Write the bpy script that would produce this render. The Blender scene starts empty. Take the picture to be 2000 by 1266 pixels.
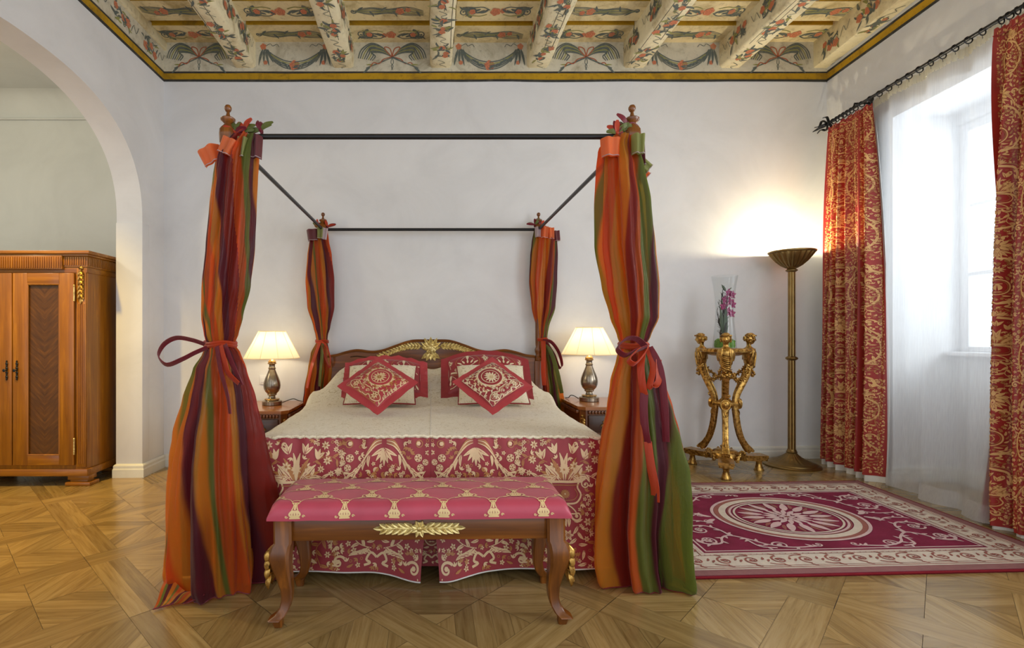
import bpy, bmesh, math, random
from mathutils import Vector, Matrix, noise

# ------------------------------------------------------------------ camera, world, lights
SC = bpy.context.scene
COL = SC.collection
pi = math.pi
F, EYE, CX, HY = 997.0, 1.15, 843.0, 656.0
cam_data = bpy.data.cameras.new('camera')
cam = bpy.data.objects.new('camera', cam_data)
COL.objects.link(cam)
cam.location = (0, 0, EYE)
cam.rotation_euler = (pi/2, 0, 0)
cam_data.sensor_width = 36
cam_data.lens = F/2000*36
cam_data.shift_x = (1000-CX)/2000
cam_data.shift_y = (HY-633)/2000
cam_data.clip_start = 0.05
SC.camera = cam

SC.view_settings.view_transform = 'Standard'
SC.view_settings.look = 'None'
SC.view_settings.gamma = 1
SC.view_settings.use_curve_mapping = False
SC.view_settings.exposure = 0.0

W = bpy.data.worlds.new('daylight')
SC.world = W
W.use_nodes = True
W.node_tree.nodes['Background'].inputs[0].default_value = (0.90, 0.95, 1.0, 1)
W.node_tree.nodes['Background'].inputs[1].default_value = 1.35

def lamp(name, kind, loc, power, col, size=.05, rot=None, sy=None):
    l = bpy.data.lights.new(name, kind)
    l.energy = power
    l.color = col
    if kind in ('POINT', 'SPOT'): l.shadow_soft_size = size
    if kind == 'AREA':
        l.shape = 'RECTANGLE'; l.size = size; l.size_y = sy or size
    if kind == 'SUN': l.angle = size
    o = bpy.data.objects.new(name, l)
    COL.objects.link(o)
    o.location = loc
    if rot: o.rotation_euler = rot
    return o
# daylight entering through the window
lamp('window_daylight', 'AREA', (4.75, 3.1, 1.95), 52, (.93, .97, 1), 1.3, (0, pi/2, -.087), 1.7)
lamp('side_fill_light', 'AREA', (3.2, .9, 1.8), 60, (.95, .98, 1), 1.4, (0, pi/2, -.087), 1.9)  # added fill light near the camera; the wall has no window here
# ceiling lamp of the room beyond the arch
lamp('side_room_lamp', 'POINT', (-4.1, 2.6, 2.9), 52, (1, .84, .56), .15)
sp_l = lamp('side_room_spotlight', 'SPOT', (-3.0, 3.0, 3.42), 430, (1, .64, .10), .06, Vector((.1, .25, -3.4)).to_track_quat('-Z', 'Y').to_euler())
sp_l.data.spot_size = math.radians(84); sp_l.data.spot_blend = 1.

# ------------------------------------------------------------------ helpers
def at(px, py, Y): return Vector(((px-CX)*Y/F, Y, EYE-(py-HY)*Y/F))
def fz(x): return .0128*x-.006
def lerp(a, b, t): return a+(b-a)*t
def clamp(t, a=0., b=1.): return max(a, min(b, t))
def sstep(a, b, x):
    t = clamp((x-a)/(b-a)); return t*t*(3-2*t)
def table(tb, x):
    if x <= tb[0][0]: return tb[0][1:]
    for p, q in zip(tb, tb[1:]):
        if x <= q[0]:
            t = (x-p[0])/(q[0]-p[0]); t = t*t*(3-2*t)*.5+t*.5
            return tuple(lerp(a, b, t) for a, b in zip(p[1:], q[1:]))
    return tb[-1][1:]
def spline(pts, n=6, closed=False):
    P = [Vector(p) for p in pts]; out = []; N = len(P)
    for i in range(N if closed else N-1):
        if closed: a, b, c, d = P[i-1], P[i], P[(i+1) % N], P[(i+2) % N]
        else: a, b, c, d = P[max(i-1, 0)], P[i], P[i+1], P[min(i+2, N-1)]
        for k in range(n):
            t = k/n
            out.append(.5*((2*b)+(c-a)*t+(2*a-5*b+4*c-d)*t*t+(3*b-a-3*c+d)*t**3))
    if not closed: out.append(P[-1])
    return out

class MB:
    def __init__(s): s.v = []; s.f = []; s.m = []; s.uv = []; s.at = []
    def add(s, vs, fs, mat=0, uv=None, attr=0.):
        o = len(s.v)
        s.v += [tuple(p) for p in vs]
        s.uv += uv if uv else [(0., 0.)]*len(vs)
        for f in fs:
            s.f.append([i+o for i in f]); s.m.append(mat); s.at.append(attr)
        return s
    def box(s, c, d, bevel=0., mat=0, M=None):
        bm = bmesh.new(); bmesh.ops.create_cube(bm, size=1)
        for v in bm.verts: v.co = Vector((v.co.x*d[0], v.co.y*d[1], v.co.z*d[2]))
        if bevel: bmesh.ops.bevel(bm, geom=bm.edges[:], offset=bevel, segments=2, affect='EDGES', profile=.5)
        bm.verts.index_update()
        vs = [v.co+Vector(c) for v in bm.verts]
        if M: vs = [M @ v for v in vs]
        s.add(vs, [[v.index for v in f.verts] for f in bm.faces], mat); bm.free(); return s
    def bb(s, a, b, bevel=0., mat=0, M=None):
        return s.box([(p+q)/2 for p, q in zip(a, b)], [abs(q-p) for p, q in zip(a, b)], bevel, mat, M)
    def grid(s, fn, nu, nv, mat=0, uvs=True, flip=False):
        vs = [fn(i/nu, j/nv) for j in range(nv+1) for i in range(nu+1)]
        uv = [(i/nu, j/nv) for j in range(nv+1) for i in range(nu+1)] if uvs else None
        w = nu+1
        fs = [[j*w+i, j*w+i+1, (j+1)*w+i+1, (j+1)*w+i] for j in range(nv) for i in range(nu)]
        if flip: fs = [f[::-1] for f in fs]
        return s.add(vs, fs, mat, uv)
    def lathe(s, prof, n=24, c=(0, 0, 0), mat=0, sx=1., sy=1., rib=None, M=None):
        vs = []; fs = []
        for (r, z) in prof:
            for k in range(n):
                a = 2*pi*k/n; rr = r*(rib(a, z) if rib else 1)
                vs.append(Vector((c[0]+rr*sx*math.cos(a), c[1]+rr*sy*math.sin(a), c[2]+z)))
        for j in range(len(prof)-1):
            for k in range(n):
                fs.append([j*n+k, j*n+(k+1) % n, (j+1)*n+(k+1) % n, (j+1)*n+k])
        if prof[0][0] > 1e-5: fs.append(list(range(n))[::-1])
        if prof[-1][0] > 1e-5: fs.append([(len(prof)-1)*n+k for k in range(n)])
        if M: vs = [M @ v for v in vs]
        return s.add(vs, fs, mat)
    def tube(s, pts, r, n=8, mat=0, closed=False, M=None):
        P = [Vector(p) for p in pts]; N = len(P)
        up = Vector((0, 0, 1)); vs = []; fs = []
        prev = None
        for i, p in enumerate(P):
            if closed: t = P[(i+1) % N]-P[i-1]
            else: t = P[min(i+1, N-1)]-P[max(i-1, 0)]
            t.normalize()
            if prev is None:
                a = t.cross(up)
                if a.length < .1: a = t.cross(Vector((1, 0, 0)))
            else: a = prev-t*prev.dot(t)
            a.normalize(); prev = a.copy(); b = t.cross(a)
            rr = r[i] if isinstance(r, (list, tuple)) else r
            for k in range(n):
                q = 2*pi*k/n
                vs.append(p+(a*math.cos(q)+b*math.sin(q))*rr)
        for j in range(N if closed else N-1):
            for k in range(n):
                fs.append([j*n+k, j*n+(k+1) % n, ((j+1) % N)*n+(k+1) % n, ((j+1) % N)*n+k])
        if not closed: fs += [list(range(n))[::-1], [(N-1)*n+k for k in range(n)]]
        if M: vs = [M @ v for v in vs]
        return s.add(vs, fs, mat)
    def loft(s, secs, mat=0, M=None):                    # rectangular sections (x, y, z, hx, hy)
        vs = []; fs = []
        for (x, y, z, hx, hy) in secs:
            c = .25
            for (p, q) in ((-1, -1+c), (-1+c, -1), (1-c, -1), (1, -1+c), (1, 1-c), (1-c, 1), (-1+c, 1), (-1, 1-c)):
                vs.append(Vector((x+p*hx, y+q*hy, z)))
        for j in range(len(secs)-1):
            for k in range(8):
                fs.append([j*8+k, j*8+(k+1) % 8, (j+1)*8+(k+1) % 8, (j+1)*8+k])
        fs += [list(range(8))[::-1], [(len(secs)-1)*8+k for k in range(8)]]
        if M: vs = [M @ v for v in vs]
        return s.add(vs, fs, mat)
    def prism(s, out, fn, mat=0):                        # fn(x, y, t): t = 0 back, 1 front
        n = len(out)
        vs = [fn(x, y, 0) for x, y in out]+[fn(x, y, 1) for x, y in out]
        fs = [list(range(n))[::-1], [n+i for i in range(n)]]+[[i, (i+1) % n, n+(i+1) % n, n+i] for i in range(n)]
        return s.add(vs, fs, mat)
    def sphere(s, c, r, n=12, m=8, mat=0, M=None):
        rr = r if isinstance(r, (tuple, list)) else (r, r, r)
        vs = [Vector((0, 0, -1))]; fs = []
        for j in range(1, m):
            a = -pi/2+pi*j/m
            for k in range(n):
                b = 2*pi*k/n; vs.append(Vector((math.cos(a)*math.cos(b), math.cos(a)*math.sin(b), math.sin(a))))
        vs.append(Vector((0, 0, 1)))
        for k in range(n): fs.append([0, 1+(k+1) % n, 1+k])
        for j in range(m-2):
            for k in range(n):
                o = 1+j*n; fs.append([o+k, o+(k+1) % n, o+n+(k+1) % n, o+n+k])
        o = 1+(m-2)*n
        for k in range(n): fs.append([o+k, o+(k+1) % n, len(vs)-1])
        vs = [Vector((v.x*rr[0], v.y*rr[1], v.z*rr[2]))+Vector(c) for v in vs]
        if M: vs = [M @ v for v in vs]
        return s.add(vs, fs, mat)
    def leaf3(s, p, d, nrm, L, w, mat=0, th=.25, curl=0., n=6):   # carved leaf: raised midrib, thick, pointed
        p = Vector(p); d = Vector(d).normalized(); nrm = Vector(nrm).normalized()
        sd = d.cross(nrm).normalized(); vs = []; fs = []
        for i in range(n+1):
            t = i/n; hw = w*.5*(math.sin(pi*(t**.8))**.75)*(1-.12*(i % 2)) if 0 < i < n else w*.02
            c = p+d*(L*t)+nrm*(curl*L*t*t)
            h = w*th*(math.sin(pi*clamp(t*.9+.05)))
            vs += [c-sd*hw, c-sd*hw*.5+nrm*h*1.1, c+nrm*h*.65, c+sd*hw*.5+nrm*h*1.1, c+sd*hw, c-nrm*w*.06]
        for i in range(n):
            for k in range(6):
                fs.append([i*6+k, i*6+(k+1) % 6, (i+1)*6+(k+1) % 6, (i+1)*6+k])
        return s.add(vs, fs, mat)
    def ribbon(s, pts, w, wd, mat=0, th=.0015, twist=0.):
        P = spline(pts, 6); n = len(P); vs = []; fs = []
        wd = Vector(wd).normalized()
        for i, p in enumerate(P):
            t = (P[min(i+1, n-1)]-P[max(i-1, 0)]).normalized()
            a = Matrix.Rotation(twist*i/n, 3, t) @ (wd-t*wd.dot(t)).normalized()
            b = t.cross(a); ww = (w(i/(n-1)) if callable(w) else w)*.5
            vs += [p-a*ww-b*th, p+b*ww*.18-b*th, p+a*ww-b*th, p+a*ww+b*th, p+b*ww*.18+b*th, p-a*ww+b*th]
        for i in range(n-1):
            for k in range(6):
                fs.append([i*6+k, i*6+(k+1) % 6, (i+1)*6+(k+1) % 6, (i+1)*6+k])
        fs += [list(range(6))[::-1], [(n-1)*6+k for k in range(6)]]
        return s.add(vs, fs, mat)
    def build(s, name, mats, parent=None, org=None, smooth=True, ang=42, loc=None):
        me = bpy.data.meshes.new(name)
        o3 = Vector(org) if org is not None else Vector((0, 0, 0))
        me.from_pydata([tuple(Vector(v)-o3) for v in s.v], [], s.f)
        for m in (mats if isinstance(mats, (list, tuple)) else [mats]): me.materials.append(m)
        me.polygons.foreach_set('material_index', s.m)
        me.polygons.foreach_set('use_smooth', [smooth]*len(s.f))
        if any(u != (0., 0.) for u in s.uv):
            ul = me.uv_layers.new(name='uv'); buf = []
            for f in s.f:
                for i in f: buf += s.uv[i]
            ul.data.foreach_set('uv', buf)
        if any(s.at):
            a = me.attributes.new('plank', 'FLOAT', 'FACE'); a.data.foreach_set('value', s.at)
        me.update()
        if smooth and ang: me.set_sharp_from_angle(angle=math.radians(ang))
        ob = bpy.data.objects.new(name, me)
        COL.objects.link(ob)
        if parent is not None: ob.parent = parent
        elif org is not None: ob.location = o3
        if loc is not None: ob.location = loc
        return ob

def thing(name, label, cat, loc, group=None):
    o = bpy.data.objects.new(name, None); COL.objects.link(o)
    o.empty_display_size = .1; o.location = loc
    o['label'] = label; o['category'] = cat
    if group: o['group'] = group
    return o
def tag(o, label, cat, group=None, kind=None):
    o['label'] = label; o['category'] = cat
    if group: o['group'] = group
    if kind: o['kind'] = kind
    return o
def struct(o): o['kind'] = 'structure'; return o

# ---------- 2-D ornament, later laid on a surface as thin woven / painted relief
EX = [0.]
class Pat:
    def __init__(s, vein=False): s.sh = []; s.vein = vein
    def strip(s, L, Rr, m):
        n = len(L); vs = []
        for a, b in zip(L, Rr): vs += [tuple(a), tuple(b)]
        s.sh.append((vs, [[2*i, 2*i+1, 2*i+3, 2*i+2] for i in range(n-1)], m))
    def stroke(s, pts, w, m=0, n=5, raw=False):
        P = [Vector(p) for p in pts] if raw else [Vector((p[0], p[1])) for p in spline([(p[0], p[1], 0) for p in pts], n)]
        N = len(P); L = []; Rr = []
        for i, p in enumerate(P):
            t = P[min(i+1, N-1)]-P[max(i-1, 0)]
            if t.length < 1e-9: t = Vector((1, 0))
            t.normalize(); q = Vector((-t.y, t.x)); ww = (w(i/(N-1)) if callable(w) else w)*.5
            L.append(p+q*ww); Rr.append(p-q*ww)
        s.strip(L, Rr, m)
    def leaf(s, p, ang, L, w, m=0, bend=0., n=5):
        P = []; a = ang; x, y = p
        for i in range(n+1):
            P.append(Vector((x, y))); a = ang+bend*i/n
            x += math.cos(a)*L/n; y += math.sin(a)*L/n
        s.stroke(P, lambda t: w*(math.sin(pi*clamp(t*.94+.03)**.75)**.8+.03), m, raw=True)
        if s.vein and w > .012 and m >= 0: s.stroke(P[:-1], lambda t: w*.2*(1-t)+.0006, -1, raw=True)
    def disc(s, c, r, m=0, n=10, ry=None):
        ry = ry or r; vs = [tuple(c)]+[(c[0]+r*math.cos(2*pi*k/n), c[1]+ry*math.sin(2*pi*k/n)) for k in range(n)]
        s.sh.append((vs, [[0, 1+k, 1+(k+1) % n] for k in range(n)], m))
    def ring(s, c, r, w, m=0, n=28, ry=None):
        ry = ry or r; L = []; Rr = []
        for k in range(n+1):
            a = 2*pi*k/n; ca, sa = math.cos(a), math.sin(a)
            L.append((c[0]+(r+w/2)*ca, c[1]+(ry+w/2)*sa)); Rr.append((c[0]+(r-w/2)*ca, c[1]+(ry-w/2)*sa))
        s.strip(L, Rr, m)
    def flower(s, c, r, m=0, pet=6, mc=None, rot=0.):
        for k in range(pet):
            a = rot+2*pi*k/pet
            s.leaf((c[0]+math.cos(a)*r*.22, c[1]+math.sin(a)*r*.22), a, r*.8, r*1.5*pi/pet*.62, m, n=3)
        s.disc(c, r*.2, m if mc is None else mc, 6)
    def rose(s, c, r, m, md):
        s.disc(c, r, m, 9)
        for k in range(5):
            a = 2*pi*k/5+.4; s.disc((c[0]+math.cos(a)*r*.72, c[1]+math.sin(a)*r*.72), r*.45, m, 7)
        s.ring(c, r*.55, r*.09, md, 12); s.ring((c[0]+r*.1, c[1]), r*.25, r*.09, md, 8)
        for k in range(5):
            a = 2*pi*k/5; s.stroke([(c[0]+math.cos(a)*r*.6, c[1]+math.sin(a)*r*.6), (c[0]+math.cos(a+.4)*r*.9, c[1]+math.sin(a+.4)*r*.9), (c[0]+math.cos(a+.8)*r*1.05, c[1]+math.sin(a+.8)*r*1.05)], r*.08, md, 2)
    def spiral(s, c, r, turns, a0, w, m=0, d=1, r0=.12):
        n = int(14*turns)+4
        P = [Vector((c[0]+math.cos(a0+d*2*pi*turns*i/n)*r*lerp(1, r0, (i/n)**.8), c[1]+math.sin(a0+d*2*pi*turns*i/n)*r*lerp(1, r0, (i/n)**.8))) for i in range(n+1)]
        s.stroke(P, (lambda t: w*(1-.5*t)), m, raw=True); s.disc(P[-1], w*.9, m, 6)
    def vine(s, pts, w, m=0, leaf=.03, lw=.012, ev=3, n=5, ml=None):
        P = [Vector((p[0], p[1])) for p in spline([(p[0], p[1], 0) for p in pts], n)]
        s.stroke(P, w, m, raw=True)
        for i in range(1, len(P)-1, ev):
            t = P[i+1]-P[i-1]; a = math.atan2(t.y, t.x); sg = 1 if (i//ev) % 2 else -1
            s.leaf(P[i], a+sg*.8, leaf, lw, m if ml is None else ml, sg*.4, n=3)
    def mirror(s):
        s.sh += [([(-x, y) for x, y in vs], [f[::-1] for f in fs], m) for vs, fs, m in s.sh]; return s
    def put(s, o, dx=0., dy=0., sc=1., rot=0., flip=False):
        ca, sa = math.cos(rot), math.sin(rot)
        for vs, fs, m in o.sh:
            w = []
            for x, y in vs:
                if flip: x = -x
                w.append((dx+sc*(ca*x-sa*y), dy+sc*(sa*x+ca*y)))
            s.sh.append((w, fs, m))
        return s
    def lay(s, mb, fn, m0=0, clip=None):
        for i, (vs, fs, m) in enumerate(s.sh):
            if clip and not all(clip(x, y) for x, y in vs): continue
            EX[0] = (i % 67)*3e-5                         # overlapping strokes lie on one another
            mb.add([fn(x, y) for x, y in vs], fs, m0+m)
def offs(S, d, e=.004):
    def g(u, v):
        p = S(u, v); n = (S(u+e, v)-S(u-e, v)).cross(S(u, v+e)-S(u, v-e))
        return p+n.normalized()*(d+EX[0]) if n.length > 1e-12 else p
    return g
def offs_f(S, d, e=.004):                                # two skins: shows from both sides of the normal
    return offs(S, d, e)

# ------------------------------------------------------------------ materials
def lin(c): return tuple(((x/255)/12.92 if x/255 < .04045 else ((x/255+.055)/1.055)**2.4) for x in c)+(1,)
class NT:
    def __init__(s, name):
        s.m = bpy.data.materials.new(name); s.m.use_nodes = True; s.t = s.m.node_tree; s.t.nodes.clear()
        s.out = s.n('ShaderNodeOutputMaterial')
    def n(s, k, **kw):
        x = s.t.nodes.new(k)
        for a, b in kw.items():
            if isinstance(b, tuple) and len(b) == 2 and a.startswith('i') and a[1:].isdigit(): pass
            setattr(x, a, b)
        return x
    def l(s, a, b): s.t.links.new(a, b)
    def coords(s, sc=(1, 1, 1), kind='Object', rot=(0, 0, 0)):
        c = s.n('ShaderNodeTexCoord'); mp = s.n('ShaderNodeMapping')
        mp.inputs['Scale'].default_value = sc; mp.inputs['Rotation'].default_value = rot
        s.l(c.outputs[kind], mp.inputs['Vector']); return mp.outputs['Vector']
    def noise(s, vec, scale=5., detail=4., rough=.55, dist=0.):
        x = s.n('ShaderNodeTexNoise'); x.inputs['Scale'].default_value = scale; x.inputs['Detail'].default_value = detail
        x.inputs['Roughness'].default_value = rough; x.inputs['Distortion'].default_value = dist
        if vec is not None: s.l(vec, x.inputs['Vector'])
        return x.outputs['Fac']
    def ramp(s, fac, stops, const=False):
        x = s.n('ShaderNodeValToRGB'); r = x.color_ramp
        r.interpolation = 'CONSTANT' if const else 'LINEAR'
        while len(r.elements) < len(stops): r.elements.new(.5)
        for e, (p, c) in zip(r.elements, stops): e.position = p; e.color = c
        s.l(fac, x.inputs['Fac']); return x.outputs['Color']
    def mix(s, fac, a, b, mode='MIX'):
        x = s.n('ShaderNodeMix', data_type='RGBA', blend_type=mode)
        for so, val in ((x.inputs[0], fac), (x.inputs[6], a), (x.inputs[7], b)):
            if hasattr(val, 'is_linked') or hasattr(val, 'links'): s.l(val, so)
            else: so.default_value = val
        return x.outputs[2]
    def bump(s, h, st=.2, d=.01):
        x = s.n('ShaderNodeBump'); x.inputs['Strength'].default_value = st; x.inputs['Distance'].default_value = d
        s.l(h, x.inputs['Height']); return x.outputs['Normal']
    def pbsdf(s, col, rough=.5, metal=0., nrm=None, coat=0., sheen=0., spec=.5):
        x = s.n('ShaderNodeBsdfPrincipled')
        if hasattr(col, 'links'): s.l(col, x.inputs['Base Color'])
        else: x.inputs['Base Color'].default_value = col
        if hasattr(rough, 'links'): s.l(rough, x.inputs['Roughness'])
        else: x.inputs['Roughness'].default_value = rough
        x.inputs['Metallic'].default_value = metal; x.inputs['Coat Weight'].default_value = coat
        x.inputs['Coat Roughness'].default_value = .15
        x.inputs['Sheen Weight'].default_value = sheen; x.inputs['Specular IOR Level'].default_value = spec
        if nrm is not None: s.l(nrm, x.inputs['Normal'])
        return x.outputs[0]
    def end(s, sh): s.l(sh, s.out.inputs['Surface']); return s.m
def flat(name, c, rough=.5, metal=0., var=.12, scale=30., bump=.0, coat=0., sheen=0., stretch=(1, 1, 1), spec=.5):
    t = NT(name); v = t.coords(stretch); n = t.noise(v, scale)
    b = lin(c); lo = tuple(x*(1-var) for x in b[:3])+(1,); hi = tuple(min(1, x*(1+var)) for x in b[:3])+(1,)
    col = t.ramp(n, [(.3, lo), (.7, hi)])
    return t.end(t.pbsdf(col, rough, metal, t.bump(n, bump, .004) if bump else None, coat, sheen, spec))
def wood(name, dark, light, axis='x', rough=.32, coat=.25, fine=1.):
    t = NT(name)
    sc = {'x': (1.2, 22, 22), 'y': (22, 1.2, 22), 'z': (22, 22, 1.2)}[axis]
    v = t.coords(sc); n = t.noise(v, 1.4*fine, 6, .62, .6); n2 = t.noise(t.coords((2, 2, 2)), 2., 3)
    c = t.ramp(n, [(.28, lin(dark)), (.55, lin([(a+b)/2 for a, b in zip(dark, light)])), (.72, lin(light))])
    c = t.mix(n2, c, t.mix(.7, c, lin(dark)))
    return t.end(t.pbsdf(c, rough, 0, t.bump(n, .08, .002), coat))
def plaster(name, c, var=.05):
    t = NT(name); v = t.coords()
    n = t.noise(v, 1.6, 7, .62, .8); n2 = t.noise(v, 60, 4)
    b = lin(c)
    col = t.ramp(n, [(.3, tuple(x*(1-var*1.3) for x in b[:3])+(1,)), (.5, b), (.72, tuple(min(1, x*(1+var)) for x in b[:3])+(1,))])
    return t.end(t.pbsdf(col, .85, 0, t.bump(n2, .06, .004), spec=.2))
M = {}
M['wall'] = plaster('white_plaster', (226, 227, 230))
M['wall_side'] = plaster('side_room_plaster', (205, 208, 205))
M['skirt_paint'] = flat('baseboard_paint', (222, 222, 216), .4, var=.03)
M['white_wood'] = flat('white_window_paint', (232, 233, 236), .35, var=.02)
M['wood_x'] = wood('walnut_stain_x', (86, 44, 8), (166, 98, 28), 'x')
M['wood_y'] = wood('walnut_stain_y', (86, 44, 8), (166, 98, 28), 'y')
M['wood_z'] = wood('walnut_stain_z', (86, 44, 8), (166, 98, 28), 'z')
M['oak_z'] = wood('wardrobe_wood_z', (122, 70, 4), (204, 136, 24), 'z')
M['oak_x'] = wood('wardrobe_wood_x', (122, 70, 4), (204, 136, 24), 'x')
M['oak_y'] = wood('wardrobe_wood_y', (122, 70, 4), (204, 136, 24), 'y')
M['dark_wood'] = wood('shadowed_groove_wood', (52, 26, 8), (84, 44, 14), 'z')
M['stand_top'] = wood('honey_top_wood', (150, 88, 34), (196, 126, 56), 'x', .22, .5)
M['drawer_panel'] = wood('dark_drawer_veneer', (58, 38, 26), (92, 62, 44), 'x')
def gilt(name, c, c2, rough=.3, metal=.85):
    t = NT(name); n = t.noise(t.coords(), 45, 5, .6)
    col = t.ramp(n, [(.35, lin(c2)), (.58, lin(c))])
    return t.end(t.pbsdf(col, rough, metal, t.bump(n, .25, .002)))
M['gilt'] = gilt('antique_gilding', (206, 164, 88), (118, 80, 32))
M['gilt_pale'] = gilt('pale_gilding', (240, 222, 156), (176, 146, 78), .34, .6)
M['brass'] = flat('aged_brass', (138, 112, 66), .34, .85, .18, 12.)
M['iron'] = flat('black_iron', (34, 34, 36), .32, .4, .1)
M['ring_iron'] = flat('curtain_ring_iron', (52, 52, 54), .3, .7, .1)
M['silver'] = flat('brushed_silver_leaf', (150, 138, 122), .26, .9, .2, 22.)
M['lamp_gold'] = gilt('lamp_gold_band', (214, 178, 122), (150, 112, 60), .3)
M['cable'] = flat('black_cable', (24, 22, 20), .5)
# ---------- cloth and painted materials
def silk(name, c, rough=.5, sheen=.08, weave=500., var=.1):
    t = NT(name); n = t.noise(t.coords(), 9, 4); w = t.noise(t.coords(), weave, 1)
    b = lin(c)
    col = t.ramp(n, [(.3, tuple(x*(1-var) for x in b[:3])+(1,)), (.7, tuple(min(1, x*(1+var)) for x in b[:3])+(1,))])
    return t.end(t.pbsdf(col, rough, 0, t.bump(w, .1, .001), 0, sheen))
M['red'] = silk('raspberry_damask_ground', (150, 44, 52))
M['red_curtain'] = silk('brick_red_damask_ground', (160, 40, 34), .42)
M['red_plain'] = silk('plain_red_flange', (176, 58, 66))
M['gold_thread'] = silk('beige_gold_thread', (222, 190, 146), .4, .08)
M['gold_dark'] = silk('brown_gold_thread', (176, 116, 62), .4, .08)
M['gold_curtain'] = silk('curtain_gold_thread', (224, 176, 112), .4, .08)
M['cream_thread'] = silk('cream_thread', (226, 208, 176), .4)
M['rose_seat'] = silk('rose_pink_satin', (182, 66, 88), .42, .15)
M['seat_thread'] = silk('straw_thread', (226, 196, 142), .4)
M['hem'] = silk('white_hem_cord', (225, 222, 215), .6)
M['piping'] = silk('dark_red_piping', (140, 30, 40), .5)
def ivory(name, a, b, scale):
    t = NT(name); n = t.noise(t.coords((1, 1, 1)), scale, 6, .68, 2.2); n2 = t.noise(t.coords(), 3.2, 3)
    c = t.ramp(n, [(.36, lin(b)), (.47, lin(a)), (.56, lin(a)), (.66, lin([(p+q)/2 for p, q in zip(a, b)]))])
    c = t.mix(n2, c, t.mix(.5, c, lin((214, 196, 156))))
    return t.end(t.pbsdf(c, .6, 0, t.bump(n, .35, .004), 0, .2))
M['ivory'] = ivory('ivory_brocade', (238, 232, 214), (186, 170, 128), 27.)
M['ivory_cushion'] = ivory('cream_cushion_brocade', (240, 232, 208), (186, 168, 122), 24.)
def organza(name, stops, opac=.52):
    t = NT(name)
    uv = t.n('ShaderNodeUVMap'); sp = t.n('ShaderNodeSeparateXYZ'); t.l(uv.outputs[0], sp.inputs[0])
    nz = t.noise(t.coords((3, 3, .8)), 2.2, 3)
    ma = t.n('ShaderNodeMath', operation='MULTIPLY_ADD'); t.l(nz, ma.inputs[0]); ma.inputs[1].default_value = .022; t.l(sp.outputs[0], ma.inputs[2])
    col = t.ramp(ma.outputs[0], stops)
    w = t.noise(t.coords((26, 26, 5)), 1.2, 5, .6, .4)
    cl = t.n('ShaderNodeHueSaturation'); cl.inputs['Value'].default_value = 1.5; cl.inputs['Saturation'].default_value = .9; t.l(col, cl.inputs['Color'])
    tr = t.n('ShaderNodeBsdfTransparent'); t.l(cl.outputs[0], tr.inputs[0])
    p = t.pbsdf(col, .34, 0, t.bump(w, .5, .012), 0, .35, .5)
    tl = t.n('ShaderNodeBsdfTranslucent'); t.l(col, tl.inputs[0])
    m1 = t.n('ShaderNodeMixShader'); m1.inputs[0].default_value = .42; t.l(p, m1.inputs[1]); t.l(tl.outputs[0], m1.inputs[2])
    m2 = t.n('ShaderNodeMixShader'); m2.inputs[0].default_value = opac; t.l(tr.outputs[0], m2.inputs[1]); t.l(m1.outputs[0], m2.inputs[2])
    return t.end(m2.outputs[0])
O_, A_, G_, P_, R_ = (222, 104, 28), (226, 152, 40), (126, 138, 54), (112, 38, 54), (158, 44, 24)
def stops(seq):
    out = []; tot = sum(w for _, w in seq); x = 0
    for c, w in seq:
        out += [(x/tot*.98+.012, lin(c)), ((x+w)/tot*.98+.001, lin(c))]; x += w
    return out
M['organza_a'] = organza('striped_organza', stops([(O_, 2), (G_, 1.6), (P_, 2), (A_, 2), (G_, 1.4), (O_, 1.6), (A_, 1.8), (P_, 2.6), (A_, .9), (G_, .6), (O_, 2.2), (A_, 1.4), (P_, 1.5), (R_, 1.4)]))
M['organza_b'] = organza('striped_organza_b', stops([(P_, 1.6), (O_, 2), (G_, 1), (A_, 1.6), (O_, 2), (A_, 2.2), (R_, 1.5), (O_, 1), (G_, 1.6), (P_, 1.5), (G_, 2.2), (A_, 1), (O_, 2), (P_, 1.4)]))
def tint(name, c, opac): return organza(name, [(0, lin(c)), (1, lin(c))], opac)
M['tab_o'] = tint('orange_header', (236, 122, 58), .93); M['tab_p'] = tint('plum_header', (120, 52, 58), .93)
M['tab_g'] = tint('olive_header', (150, 154, 84), .93); M['tab_w'] = tint('pale_header', (214, 198, 204), .9)
M['rib_o'] = tint('orange_ribbon', (208, 72, 26), .9); M['rib_p'] = tint('plum_ribbon', (138, 30, 50), .93); M['rib_g'] = tint('olive_ribbon', (120, 130, 60), .9)
def sheer(name, opac, c=(240, 241, 245)):
    t = NT(name); tr = t.n('ShaderNodeBsdfTransparent'); tr.inputs[0].default_value = (1, 1, 1, 1)
    d = t.n('ShaderNodeBsdfDiffuse'); d.inputs[0].default_value = lin(c); tl = t.n('ShaderNodeBsdfTranslucent'); tl.inputs[0].default_value = lin(c)
    m1 = t.n('ShaderNodeMixShader'); m1.inputs[0].default_value = .6; t.l(d.outputs[0], m1.inputs[1]); t.l(tl.outputs[0], m1.inputs[2])
    w = t.noise(t.coords((60, 60, 2)), 3, 2)
    mr = t.n('ShaderNodeMapRange'); mr.inputs[3].default_value = opac-.06; mr.inputs[4].default_value = opac+.06; t.l(w, mr.inputs[0])
    m2 = t.n('ShaderNodeMixShader'); t.l(mr.outputs[0], m2.inputs[0]); t.l(tr.outputs[0], m2.inputs[1]); t.l(m1.outputs[0], m2.inputs[2])
    return t.end(m2.outputs[0])
M['sheer'] = sheer('white_voile', .42)
M['sheer_tape'] = sheer('cream_pleat_tape', .85, (236, 232, 214))
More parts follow.
